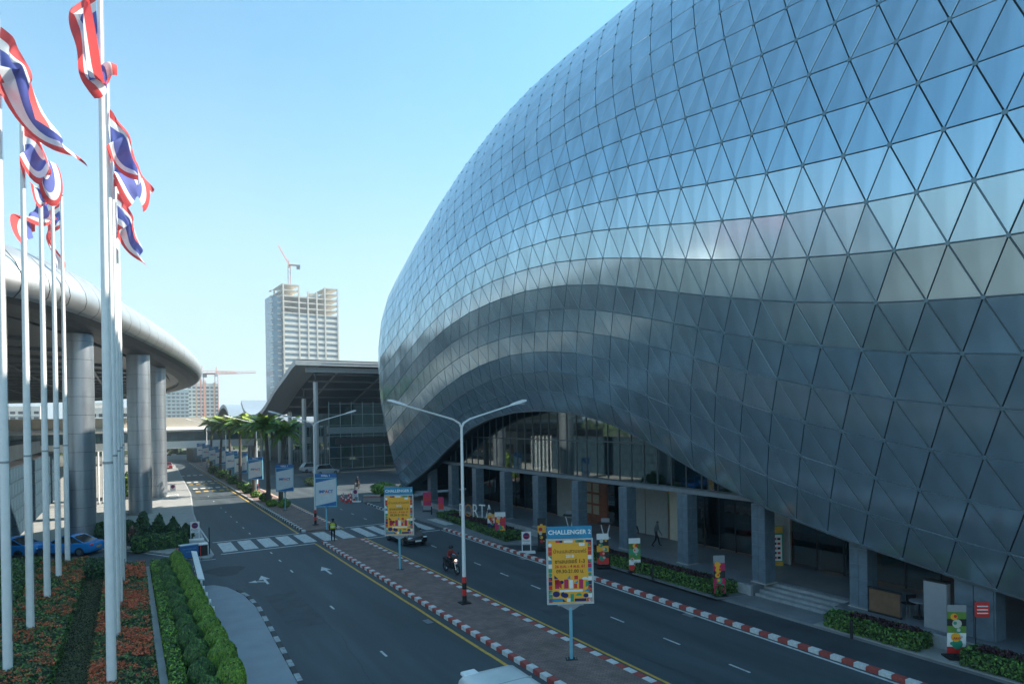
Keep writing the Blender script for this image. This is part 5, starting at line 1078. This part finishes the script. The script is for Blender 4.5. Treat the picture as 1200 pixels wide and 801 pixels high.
banner(25.2, 30.8, .13, .75, 2.05, [M_RED, M_DARK, M_ORNG, M_DARK, M_WP], 'food banner with a white heading right of the CHALLENGER 2 sign')
banner(25.75, 28.5, .13, .7, 2.05, [M_RED, M_WP, M_LEAF, M_GREEN, M_LEAF, M_WP], 'green and white food banner beside the middle of the second hedge')
banner(25.9, 22.3, .13, .6, 2.1, [M_PINK, M_PINK, M_DARK, M_PINK, M_GREY], 'slim maroon banner at the near tip of the second hedge')
rb_ = banner(26.5, 11.7, .2, .66, 2.0, [M_RED, M_WP, M_WP, M_LEAF, M_DARK, M_LEAF, M_GREY], 'leaning food banner with white text block at the lower right corner', rz=-38, lean=8)
put_text('AROI', .12, M_RED, rb_, (0, -.1, .75))
pn = root('red_pennant_sign', 'small red sign with white lines sticking up behind the leaning food banner', 'sign', (27.1, 11.3, .13)); MB().cyl(0, 0, 0, 2.2, .02, n=6).build('post', M_DARK, pn, w=False)
pp = MB().box(-.02, -.03, 1.6, .5, .0, 2.15).build('plate', M_RED, pn, w=False); pp.rotation_euler = (0, 0, R(-35))
for i in range(3): MB().box(.05, -.045, 1.72 + .13 * i, .44, -.031, 1.76 + .13 * i).build('white_line', M_WP, pp, w=False)
ye = root('yellow_tall_display', 'tall yellow and green display with a white price grid inside the shop doorway', 'display', (31.9, 23.3, .7), R(-35))
MB().bbox(-.36, -.08, 0, .36, .08, 2.3, .03).build('body', M_GREEN, ye, w=False); MB().box(-.34, -.09, 1.9, .34, -.081, 2.28).build('yellow_top', M_YEL, ye, w=False); MB().box(-.28, -.1, .3, .28, -.081, 1.8).build('white_panel', M_WP, ye, w=False); MB().box(-.34, -.085, .02, .34, -.081, .25).build('yellow_foot', M_YEL, ye, w=False)
for i in range(5):
    for j in range(2): MB().box(-.2 + j * .22, -.11, .42 + .27 * i, -.03 + j * .22, -.1, .55 + .27 * i).build('picture', M_DARK if (i + j) % 2 else M_RED, ye, w=False)
# big letters on the hedge
pt = root('porta_letters', 'large white upright letters spelling PORTA on the hedge in front of the arcade', 'sign', (26.3, 49.8, .4), R(-53.8))
for i, ch in enumerate('PORTA'):
    me = text_mesh(ch, 1.75, 'letter', .06, bold=-.02); me.materials.append(mat('letter_orange', (.55, .20, .05), .5) if ch == 'O' else M_WP)
    o = link('letter', me, pt, (-1.36 + i * .68, 0, .82)); o.rotation_euler = (math.pi / 2, 0, 0); o.scale = (.62, 1, 1)
MB().box(-1.9, -.08, .05, 1.9, .08, .2).build('base_rail', M_DARK, pt, w=False)
for i, (x, y) in enumerate(((25.35, 26.6), (25.45, 15.1), (24.9, 52.5), (25.35, 57.2))):
    bo = root('short_bollard', ['dark bollard in front of the second hedge', 'dark bollard in front of the hedge right of the steps', 'dark bollard by the near side of the first hedge', 'dark bollard by the far tip of the first hedge'][i], 'bollard', (x, y, .13), group='dark bollards along the forecourt')
    MB().cyl(0, 0, 0, .75, .06, n=10).build('shaft', M_DARK, bo, w=False); MB().ell((0, 0, .76), (.065, .065, .04), 10, 5).build('cap', M_BLACK, bo, w=False)
cb = root('cyan_bucket', 'small cyan bucket on the paving beside the crimson banner', 'bucket', (25.0, 43.4, .13)); MB().tube([(0, 0, 0), (0, 0, .3)], [.13, .18], 12).build('body', M_CYAN, cb, w=False); MB().tube([(0, 0, .3), (0, 0, .34)], [.19, .19], 12).build('rim', M_WP, cb, w=False)
for i, (x, y, l) in enumerate(((29.6, 40.2, 'white V legged standing desk with dark top left of the tiled column'), (29.4, 37.2 - 1.6, 'white V legged standing desk with dark top just right of the orange door'))):
    t = root('standing_desk', l, 'table', (x, y, .7), R(-40)); 
    for s in (-1, 1): MB().tube([(s * .08, 0, 0), (s * .32, 0, 1.0)], .045, 6).build('leg', M_WP, t, w=False)
    MB().bbox(-.5, -.25, 1.0, .5, .25, 1.12, .02).build('top', M_DARK, t, w=False); MB().box(-.35, -.2, 0, .35, .2, .04).build('foot', M_WP, t, w=False); MB().box(-.3, .1, 1.12, .3, .16, 1.4).build('screen', M_GREY, t, w=False)
ib = root('information_board', 'grey framed notice board with pale posters beyond the crossing', 'board', (25.6, 69, .13), R(-28))
for s in (-.75, .75): MB().box(s - .04, -.04, 0, s + .04, .04, 1.9).build('leg', M_GREY, ib, w=False)
MB().box(-.72, -.03, .5, .72, .03, 1.8).build('panel', M_GREY, ib, w=False)
for i in range(3): MB().box(-.62 + i * .44, -.045, .65, -.27 + i * .44, -.031, 1.65).build('poster', [M_SHW, M_SKYB, M_WP][i], ib, w=False)
tv = root('control_barrier', 'white concrete barrier block left of the far notice board', 'barrier', (24.2, 71.5, .0), R(-28)); MB().bbox(-1.0, -.2, 0, 1.0, .2, .8, .04).build('body', M_CONC, tv, w=False); MB().box(-1.0, -.21, .5, 1.0, -.201, .6).build('stripe', M_RED, tv, w=False)
# ================================================================ vehicles
def paint(name, c): 
    m = mat(name, c, .22, var=.04, spec=.6); m.node_tree.nodes['Principled BSDF'].inputs['Coat Weight'].default_value = .6; return m
def car(name, label, x, y, rz, col, L=4.6, W=1.78, H=1.45, suv=False, lights=True, cat='car', plate=M_WP):
    r = root(name, label, cat, (x, y, .005), rz); hw = W / 2; g = .2; bt = .95 if not suv else 1.05; z = lambda a: a
    # front is at -y; body sections (y, half width, bottom, top)
    F = -L / 2; S_ = [(F, .74, .32, .62), (F + .12, .90, .24, .70), (F + .55, .97, .20, .78), (F + 1.15, 1, .19, .88 if not suv else .98), (F + 1.7, 1, .19, bt), (0, 1, .19, bt), (L / 2 - 1.1, 1, .19, bt + .02), (L / 2 - .35, .97, .22, (bt + .03) if not suv else bt), (L / 2 - .08, .92, .28, bt - .04), (L / 2, .80, .36, bt - .16)]
    b = MB(); rings = []
    for yy, f, zb, zt in S_:
        w_ = hw * f; rings.append([(-w_ * .86, yy, zb), (-w_ * .99, yy, zb + .12), (-w_, yy, (zb + zt) / 2), (-w_ * .97, yy, zt - .1), (-w_ * .84, yy, zt), (w_ * .84, yy, zt), (w_ * .97, yy, zt - .1), (w_, yy, (zb + zt) / 2), (w_ * .99, yy, zb + .12), (w_ * .86, yy, zb)])
    b.loft(rings); b.build('body', col, r, smooth=True, w=False)
    f0, f1, r1, r0 = (F + 1.35, F + 2.15, L / 2 - 1.55, L / 2 - .55) if not suv else (F + 1.2, F + 1.8, L / 2 - .75, L / 2 - .2)
    b = MB(); w0, w1 = hw * .87, hw * .70
    b.loft([[(-w0, f0, bt - .05), (w0, f0, bt - .05), (w0, r0, bt - .02), (-w0, r0, bt - .02)], [(-w1, f1, H - .04), (w1, f1, H - .04), (w1, r1, H - .04), (-w1, r1, H - .04)]]); gh = b.build('window_band', M_GLASS, r, w=False)
    b = MB(); b.loft([[(-w1 * 1.02, f1 - .05, H - .07), (w1 * 1.02, f1 - .05, H - .07), (w1 * 1.02, r1 + .05, H - .07), (-w1 * 1.02, r1 + .05, H - .07)], [(-w1, f1, H - .03), (w1, f1, H - .03), (w1, r1, H - .03), (-w1, r1, H - .03)], [(-w1 * .8, f1 + .15, H), (w1 * .8, f1 + .15, H), (w1 * .8, r1 - .15, H), (-w1 * .8, r1 - .15, H)]]); b.build('roof', col, r, smooth=True, w=False)
    for s in (-1, 1):
        for (ya, yb) in ((f0, f1), (r0, r1)): MB().tube([(s * w0, ya, bt - .04), (s * w1, yb, H - .05)], .035, 6).build('pillar', col, r, w=False)
        ym = (f1 + r1) / 2; MB().tube([(s * (w0 + .005), ym, bt - .04), (s * (w1 + .005), ym, H - .05)], .03, 6).build('pillar', M_BLACK, r, w=False)
        MB().ell((s * (hw + .07), f0 + .35, bt + .03), (.1, .07, .08), 10, 6).build('wing_mirror', col, r, smooth=True, w=False)
        for yy in (F + .88, L / 2 - .85):
            wh = MB().tube([(s * (hw - .21), yy, .32), (s * (hw + .015), yy, .32)], .32, 20).build('wheel', M_RUB, r, w=False); MB().tube([(s * (hw - .1), yy, .32), (s * (hw + .025), yy, .32)], .2, 12).build('rim', M_CHROME, wh, w=False)
        MB().ell((s * hw * .66, F + .12, .64), (.2, .12, .07), 10, 6).build('headlight', mat('lamp_clear', (.7, .72, .72), .15), r, smooth=True, w=False)
        MB().ell((s * hw * .72, L / 2 - .06, .80 if not suv else .9), (.18, .08, .09), 10, 6).build('tail_light', M_RED, r, smooth=True, w=False)
    MB().box(-.38, F - .005, .50, .38, F + .1, .62).build('grille', M_CHROME, r, w=False); MB().box(-.6, F + .02, .26, .6, F + .12, .42).build('lower_intake', M_BLACK, r, w=False)
    MB().box(-.24, F - .03, .36, .24, F + .02, .47).build('number_plate', plate, r, w=False); MB().box(-.24, L / 2 - .03, .55, .24, L / 2 + .02, .67).build('number_plate', plate, r, w=False)
    return r
car('parked_car', 'black saloon car coming towards the camera just past the crossing, behind the CHALLENGER 3 sign', 18.35, 46.4, R(2), paint('black_paint', (.008, .009, .011)))['label'] = 'black saloon car coming towards the camera behind the CHALLENGER 3 sign'
car('taxi', 'bright blue saloon with yellow number plate on the side road behind the flagpoles', -3.9, 57.0, R(-38 + 180 + 95), paint('taxi_blue', (.015, .24, .62)), plate=M_YEL, cat='car')
car('parked_car', 'second blue car, mostly hidden at the left edge under the panelled wall', -7.6, 58.6, R(-38 + 180 + 95), MATS['taxi_blue'])
car('parked_car', 'silver off road car parked by the roof columns of the far hall', 30.0, 113.5, R(100), paint('silver_paint', (.42, .45, .46)), suv=True, H=1.8)
car('parked_car', 'white off road car parked left of the tallest roof column', 29.5, 121, R(100), paint('white_car_paint', (.6, .62, .62)), suv=True, H=1.8)
car('parked_car', 'dark red car far down the left carriageway', 6.9, 151, R(180), paint('red_paint', (.25, .02, .025)))
# white van, roof only in the picture
v = root('white_van', 'white van whose flat roof shows at the bottom edge of the photo', 'van', (8.45, 13.2, .005), R(-1.5))
M_VANW = mat('van_white', (.62, .63, .61), .35, var=.1, scale=1.5, spec=.5); hw = .93
b = MB(); rings = []
for z, w_, y0_, y1_ in ((.35, .9, -2.6, 2.5), (.6, .95, -2.7, 2.6), (1.25, .95, -2.7, 2.6), (2.05, .90, -2.45, 2.55), (2.32, .86, -2.3, 2.5), (2.42, .80, -2.2, 2.42), (2.47, .6, -2.0, 2.2)):
    rings.append([(-w_, y0_ + .1, z), (-w_ + .1, y0_, z), (w_ - .1, y0_, z), (w_, y0_ + .1, z), (w_, y1_ - .1, z), (w_ - .1, y1_, z), (-w_ + .1, y1_, z), (-w_, y1_ - .1, z)])
b.loft(rings); b.build('body', M_VANW, v, smooth=True, w=False)
MB().bbox(-.72, 2.3, 2.38, -.28, 2.62, 2.46, .02).build('roof_lamp_housing', M_WP, v, w=False)
for yy in (-1.2, .1, 1.3): MB().box(-.8, yy - .015, 2.42, .8, yy + .015, 2.475).build('roof_seam', M_GREY, v, w=False)
for s in (-1, 1):
    MB().box(s * .945 - .01, -1.6, 1.3, s * .945 + .01, 2.1, 1.95).build('side_window', M_GLASS, v, w=False); MB().box(s * .92 - .01, -2.0, 2.06, s * .92 + .01, 2.4, 2.16).build('red_side_stripe', M_RED, v, w=False); MB().box(s * .935 - .01, -2.0, 1.99, s * .935 + .01, 2.4, 2.06).build('orange_side_stripe', M_ORNG, v, w=False)
    for yy in (-1.7, 1.7):
        wh = MB().tube([(s * .72, yy, .34), (s * .97, yy, .34)], .34, 18).build('wheel', M_RUB, v, w=False); MB().tube([(s * .85, yy, .34), (s * .98, yy, .34)], .2, 12).build('rim', M_CHROME, wh, w=False)
MB().box(-.75, 2.56, 1.3, .75, 2.62, 1.95).build('windscreen', M_GLASS, v, w=False); MB().box(-.7, -2.72, 1.3, .7, -2.6, 1.95).build('rear_window', M_GLASS, v, w=False)
# ================================================================ people: one continuous skinned body each
def human(name, label, loc, rz, J, mats, cat='person', extra=None, cap=None):
    """J: joints; mats: dict region -> material (skin, top, arm, legs, shoe, hair)"""
    r = root(name, label, cat, loc, rz)
    V_ = ['pel', 'spi', 'che', 'nek', 'hed', 'top', 'shL', 'elL', 'wrL', 'haL', 'shR', 'elR', 'wrR', 'haR', 'hiL', 'knL', 'anL', 'toL', 'hiR', 'knR', 'anR', 'toR']
    E_ = [(0, 1), (1, 2), (2, 3), (3, 4), (4, 5), (2, 6), (6, 7), (7, 8), (8, 9), (2, 10), (10, 11), (11, 12), (12, 13), (0, 14), (14, 15), (15, 16), (16, 17), (0, 18), (18, 19), (19, 20), (20, 21)]
    rad = dict(pel=(.15, .11), spi=(.135, .10), che=(.17, .115), nek=(.055, .055), hed=(.085, .10), top=(.07, .085), shL=(.065, .065), elL=(.045, .045), wrL=(.03, .03), haL=(.035, .02), hiL=(.092, .092), knL=(.062, .062), anL=(.042, .042), toL=(.045, .03))
    me = bpy.data.meshes.new('body'); me.from_pydata([J[k] for k in V_], E_, []); o = bpy.data.objects.new('body', me); COL.objects.link(o)
    md = o.modifiers.new('s', 'SKIN'); md.use_smooth_shade = True
    for i, k in enumerate(V_): me.skin_vertices[0].data[i].radius = rad.get(k, rad.get(k[:-1] + 'L', (.05, .05)))
    me.skin_vertices[0].data[0].use_root = True
    s2 = o.modifiers.new('u', 'SUBSURF'); s2.levels = 1; s2.render_levels = 1
    dg = bpy.context.evaluated_depsgraph_get(); m2 = bpy.data.meshes.new_from_object(o.evaluated_get(dg)); bpy.data.objects.remove(o)
    reg = {(0, 1): 'top', (1, 2): 'top', (2, 3): 'top', (3, 4): 'skin', (4, 5): 'skin', (6, 7): 'top', (7, 8): 'arm', (8, 9): 'skin', (10, 11): 'top', (11, 12): 'arm', (12, 13): 'skin', (14, 15): 'legs', (15, 16): 'legs', (16, 17): 'shoe', (18, 19): 'legs', (19, 20): 'legs', (20, 21): 'shoe', (0, 14): 'legs', (0, 18): 'legs', (2, 6): 'top', (2, 10): 'top'}
    keys = ['skin', 'top', 'arm', 'legs', 'shoe', 'hair']; m2.materials.clear()
    for k in keys: m2.materials.append(mats.get(k, mats['top']))
    JV = [Vector(J[k]) for k in V_]; fwd = (JV[17] - JV[16]); fwd.z = 0; fwd.normalize()
    for p in m2.polygons:
        c = p.center; best = 9; bk = 'top'
        for (a, e), k in reg.items():
            A, B = JV[a], JV[e]; d = B - A; t = max(0, min(1, (c - A).dot(d) / max(d.dot(d), 1e-6))); q = (c - (A + d * t)).length
            if q < best: best, bk = q, k
        if bk == 'skin' and (c - JV[4]).length < .25 and c.z > JV[3].z + .05 and ((c - JV[4]).dot(fwd) < -.01 or c.z > JV[5].z + .01): bk = 'hair'
        p.material_index = keys.index(bk)
    body = link('body', m2, r)
    # face and fingers
    h = JV[4]; sd = Vector((-fwd.y, fwd.x, 0)); b = MB(); b.ell(h + fwd * .10 + Vector((0, 0, .0)), (.014, .014, .02), 6, 4)
    for s in (-1, 1): b.ell(h + sd * s * .083, (.015, .02, .03), 6, 4)
    b.build('nose_and_ears', mats['skin'], r, w=False)
    b = MB()
    for s in (-1, 1): b.ell(h + fwd * .088 + sd * s * .03 + Vector((0, 0, .025)), (.01, .01, .007), 6, 4)
    b.ell(h + fwd * .09 + Vector((0, 0, -.045)), (.018, .012, .006), 6, 4); b.build('eyes_and_mouth', M_BLACK, r, w=False)
    for wr, ha in (('wrL', 'haL'), ('wrR', 'haR')):
        W_, H_ = Vector(J[wr]), Vector(J[ha]); d = (H_ - W_).normalized(); q = d.cross(fwd).normalized() if abs(d.dot(fwd)) < .95 else Vector((0, 0, 1)); b = MB(); side = fwd - d * fwd.dot(d)
        side = side.normalized() if side.length > .1 else Vector((0, 0, 1))
        for i, ln in enumerate((.065, .078, .072, .055)):
            o0 = H_ + side * (.026 - .017 * i); b.tube([o0, o0 + d * ln * .55, o0 + d * ln * .9 + q * .02], [.009, .008, .006], 5)
        t0 = W_ + (H_ - W_) * .45 + side * .03; b.tube([t0, t0 + side * .03 + d * .03, t0 + side * .035 + d * .06], [.011, .01, .007], 5)
        b.build('fingers', mats['skin'], r, w=False)
    if cap:
        b = MB(); T = JV[5]; b.ell(T + Vector((0, 0, .03)), (.12, .13, .07), 12, 6); b.ell(T + fwd * .1, (.09, .09, .012), 10, 4); b.build('cap', cap, r, smooth=True, w=False)
    return r
def stand(step=0.0, armf=0.0, lean=0.0, arms=None):
    J = dict(pel=(0, 0, .95), spi=(0, 0, 1.12), che=(0, -.01 - lean, 1.36), nek=(0, -.02 - lean, 1.50), hed=(0, -.04 - lean, 1.61), top=(0, -.03 - lean, 1.70),
             shL=(.19, -.01 - lean, 1.40), elL=(.25, .03 + armf * .5 - lean, 1.12), wrL=(.25, -.06 + armf - lean, .89), haL=(.25, -.08 + armf - lean, .81),
             shR=(-.19, -.01 - lean, 1.40), elR=(-.25, .03 - armf * .5 - lean, 1.12), wrR=(-.25, -.06 - armf - lean, .89), haR=(-.25, -.08 - armf - lean, .81),
             hiL=(.10, 0, .90), knL=(.11, -.03 - step * .6, .49), anL=(.11, .02 - step, .09), toL=(.13, -.14 - step, .04),
             hiR=(-.10, 0, .90), knR=(-.11, -.03 + step * .3, .49), anR=(-.11, .04 + step, .09), toR=(-.13, -.12 + step, .04))
    if arms: J.update(arms)
    return J
M_HAIR = mat('black_hair', (.01, .009, .009), .5); M_VEST = mat('hi_vis_yellow', (.45, .55, .04), .6); M_UNI = mat('dark_uniform', (.012, .016, .024), .8); M_CL1 = mat('dark_clothes', (.02, .02, .024), .85); M_CL2 = mat('grey_clothes', (.10, .11, .12), .85)
pz = human('person', 'person in dark uniform, cap and yellow safety vest standing on the median at the crossing', (13.5, 49.3, .12), R(160), stand(.12, .05, 0, dict(elR=(-.27, -.10, 1.14), wrR=(-.12, -.22, 1.12), haR=(-.04, -.24, 1.12))), dict(skin=M_SKIN, top=M_UNI, arm=M_UNI, legs=M_UNI, shoe=M_BLACK, hair=M_HAIR), cap=M_UNI)
b = MB(); b.loft([[(c * a, s * d - .005, z) for c, s in [(math.cos(t), math.sin(t)) for t in [k * math.pi / 8 for k in range(16)]]] for z, a, d in ((1.02, .20, .155), (1.2, .205, .16), (1.38, .215, .155), (1.45, .14, .11))]); b.build('safety_vest', M_VEST, pz, smooth=True, w=False)
b = MB(); b.loft([[(c * .209, s * .164 - .005, z) for c, s in [(math.cos(t), math.sin(t)) for t in [k * math.pi / 8 for k in range(16)]]] for z in (1.15, 1.2)], caps=False); b.build('reflective_band', M_WP, pz, w=False)
human('person', 'person in dark clothes walking left on the terrace behind the tiled column', (28.9, 32.0, .7), R(-60), stand(.2, .12), dict(skin=M_SKIN, top=M_CL1, arm=M_CL1, legs=M_CL1, shoe=M_BLACK, hair=M_HAIR))
human('person', 'person in grey clothes leaning forward while walking along the shop front', (30.2, 31.3, .7), R(60), stand(.28, .15, .08), dict(skin=M_SKIN, top=M_CL2, arm=M_CL2, legs=M_CL1, shoe=M_BLACK, hair=M_HAIR))
human('person', 'person in dark jacket standing by the side road in front of the island bushes', (.15, 56.0, .14), R(20), stand(.05, .02), dict(skin=M_SKIN, top=mat('brown_jacket', (.07, .035, .025), .85), arm=M_SKIN, legs=M_CL1, shoe=M_WP, hair=M_HAIR))
# motorcycle and rider
def scooter(x, y, rz, label, body_m, lit=True):
    r = root('motorcycle', label, 'motorcycle', (x, y, .005), rz)
    def wheel(yy):
        b = MB(); n = 20; R_, t = .27, .05
        for i in range(n):
            pass
        rings = [[(t * math.cos(q), yy + (R_ + t * math.sin(q)) * math.cos(a), R_ + t + (R_ + t * math.sin(q)) * math.sin(a)) for q in [k * math.pi / 3 for k in range(6)]] for a in [2 * math.pi * i / n for i in range(n + 1)]]
        b.loft(rings, caps=False); w = b.build('wheel', M_RUB, r, smooth=True, w=False); c = MB(); c.tube([(-.05, yy, R_ + t), (.05, yy, R_ + t)], .07, 10)
        for i in range(5): a = i * 2 * math.pi / 5; c.tube([(0, yy, R_ + t), (0, yy + R_ * math.cos(a), R_ + t + R_ * math.sin(a))], .018, 5)
        c.build('spokes', M_CHROME, w, w=False)
    wheel(-.62); wheel(.62)
    b = MB(); b.tube([(.07, -.62, .32), (.09, -.5, .7), (.05, -.36, .98)], .025, 6); b.tube([(-.07, -.62, .32), (-.09, -.5, .7), (-.05, -.36, .98)], .025, 6); b.build('front_fork', M_CHROME, r, w=False)
    MB().loft([[(-.06, -.46, .3), (.06, -.46, .3), (.06, -.3, .3), (-.06, -.3, .3)], [(-.2, -.46, .55), (.2, -.46, .55), (.15, -.3, .5), (-.15, -.3, .5)], [(-.17, -.5, .85), (.17, -.5, .85), (.12, -.32, .85), (-.12, -.32, .85)], [(-.08, -.44, 1.0), (.08, -.44, 1.0), (.06, -.34, 1.0), (-.06, -.34, 1.0)]]).build('leg_shield', body_m, r, w=False)
    MB().loft([[(-.1, -.25, .32), (.1, -.25, .32), (.1, -.25, .48), (-.1, -.25, .48)], [(-.14, .1, .3), (.14, .1, .3), (.14, .1, .6), (-.14, .1, .6)], [(-.15, .5, .42), (.15, .5, .42), (.13, .5, .72), (-.13, .5, .72)], [(-.06, .85, .6), (.06, .85, .6), (.05, .85, .76), (-.05, .85, .76)]]).build('body', body_m, r, w=False)
    MB().loft([[(-.12, -.05, .70), (.12, -.05, .70), (.1, -.05, .76), (-.1, -.05, .76)], [(-.15, .3, .74), (.15, .3, .74), (.13, .3, .82), (-.13, .3, .82)], [(-.12, .78, .80), (.12, .78, .80), (.1, .78, .88), (-.1, .78, .88)]]).build('seat', M_BLACK, r, w=False)
    MB().tube([(-.34, -.30, 1.04), (-.15, -.37, 1.02), (.15, -.37, 1.02), (.34, -.30, 1.04)], .018, 6).build('handlebar', M_BLACK, r, w=False)
    for s in (-1, 1): MB().tube([(s * .25, -.35, 1.04), (s * .3, -.36, 1.2)], .01, 5).build('mirror_stalk', M_BLACK, r, w=False); MB().ell((s * .31, -.36, 1.24), (.06, .02, .04), 8, 5).build('mirror', M_BLACK, r, w=False)
    MB().ell((0, -.51, .86), (.09, .06, .07), 12, 8).build('headlight', mat('lit_headlight', (.9, .8, .7), .3, emit=((1, .35, .25), 2)) if lit else M_WP, r, smooth=True, w=False)
    for s in (-1, 1): MB().ell((s * .15, -.49, .80), (.04, .04, .03), 8, 5).build('turn_signal', M_ORNG, r, w=False)
    MB().ell((0, .86, .72), (.07, .04, .04), 8, 5).build('tail_light', M_RED, r, w=False); MB().loft([[(-.06, -.88, .5), (.06, -.88, .5), (.06, -.86, .46), (-.06, -.86, .46)], [(-.07, -.62, .66), (.07, -.62, .66), (.07, -.62, .62), (-.07, -.62, .62)]]).build('front_mudguard', body_m, r, w=False)
    MB().box(-.1, -.53, .62, .1, -.5, .74).build('number_plate', M_WP, r, w=False)
    return r
def ride():
    return dict(pel=(0, .22, .90), spi=(0, .20, 1.05), che=(0, .10, 1.28), nek=(0, .06, 1.42), hed=(0, .03, 1.53), top=(0, .03, 1.62), shL=(.19, .10, 1.32), elL=(.30, -.08, 1.10), wrL=(.31, -.26, 1.06), haL=(.31, -.33, 1.06), shR=(-.19, .10, 1.32), elR=(-.30, -.08, 1.10), wrR=(-.31, -.26, 1.06), haR=(-.31, -.33, 1.06),
                hiL=(.10, .18, .86), knL=(.20, -.20, .74), anL=(.16, -.10, .36), toL=(.17, -.26, .30), hiR=(-.10, .18, .86), knR=(-.20, -.20, .74), anR=(-.16, -.10, .36), toR=(-.17, -.26, .30))
M_RJ = mat('red_jacket', (.30, .03, .03), .7, var=.3, scale=8)
def rider(x, y, rz, label, top, helmet):
    p = human('person', label, (x, y, .005), rz, ride(), dict(skin=M_SKIN, top=top, arm=top, legs=M_CL1, shoe=M_BLACK, hair=M_HAIR))
    b = MB(); b.ell((0, .035, 1.60), (.135, .15, .13), 16, 10); b.build('helmet', helmet, p, smooth=True, w=False); MB().loft([[(-.1, -.10, 1.56), (.1, -.10, 1.56), (.1, -.09, 1.55), (-.1, -.09, 1.55)], [(-.11, -.12, 1.64), (.11, -.12, 1.64), (.11, -.10, 1.65), (-.11, -.10, 1.65)]]).build('visor', M_GLASS, p, w=False)
scooter(16.9, 35.3, R(8), 'dark motorcycle with its headlight lit riding towards the camera left of the orange sign', mat('scooter_dark', (.02, .02, .022), .3))
rider(16.9, 35.3, R(8), 'rider in a red jacket and black helmet on the motorcycle near the lamp post', M_RJ, M_BLACK)
scooter(27.0, 86, R(-40), 'dark motorcycle standing beyond the crossing near the low tip of the shell', mat('scooter_dark', (.02, .02, .022), .3), False)
rider(27.0, 86, R(-40), 'rider in dark clothes sitting on the far motorcycle by the shell tip', M_CL1, M_BLACK)
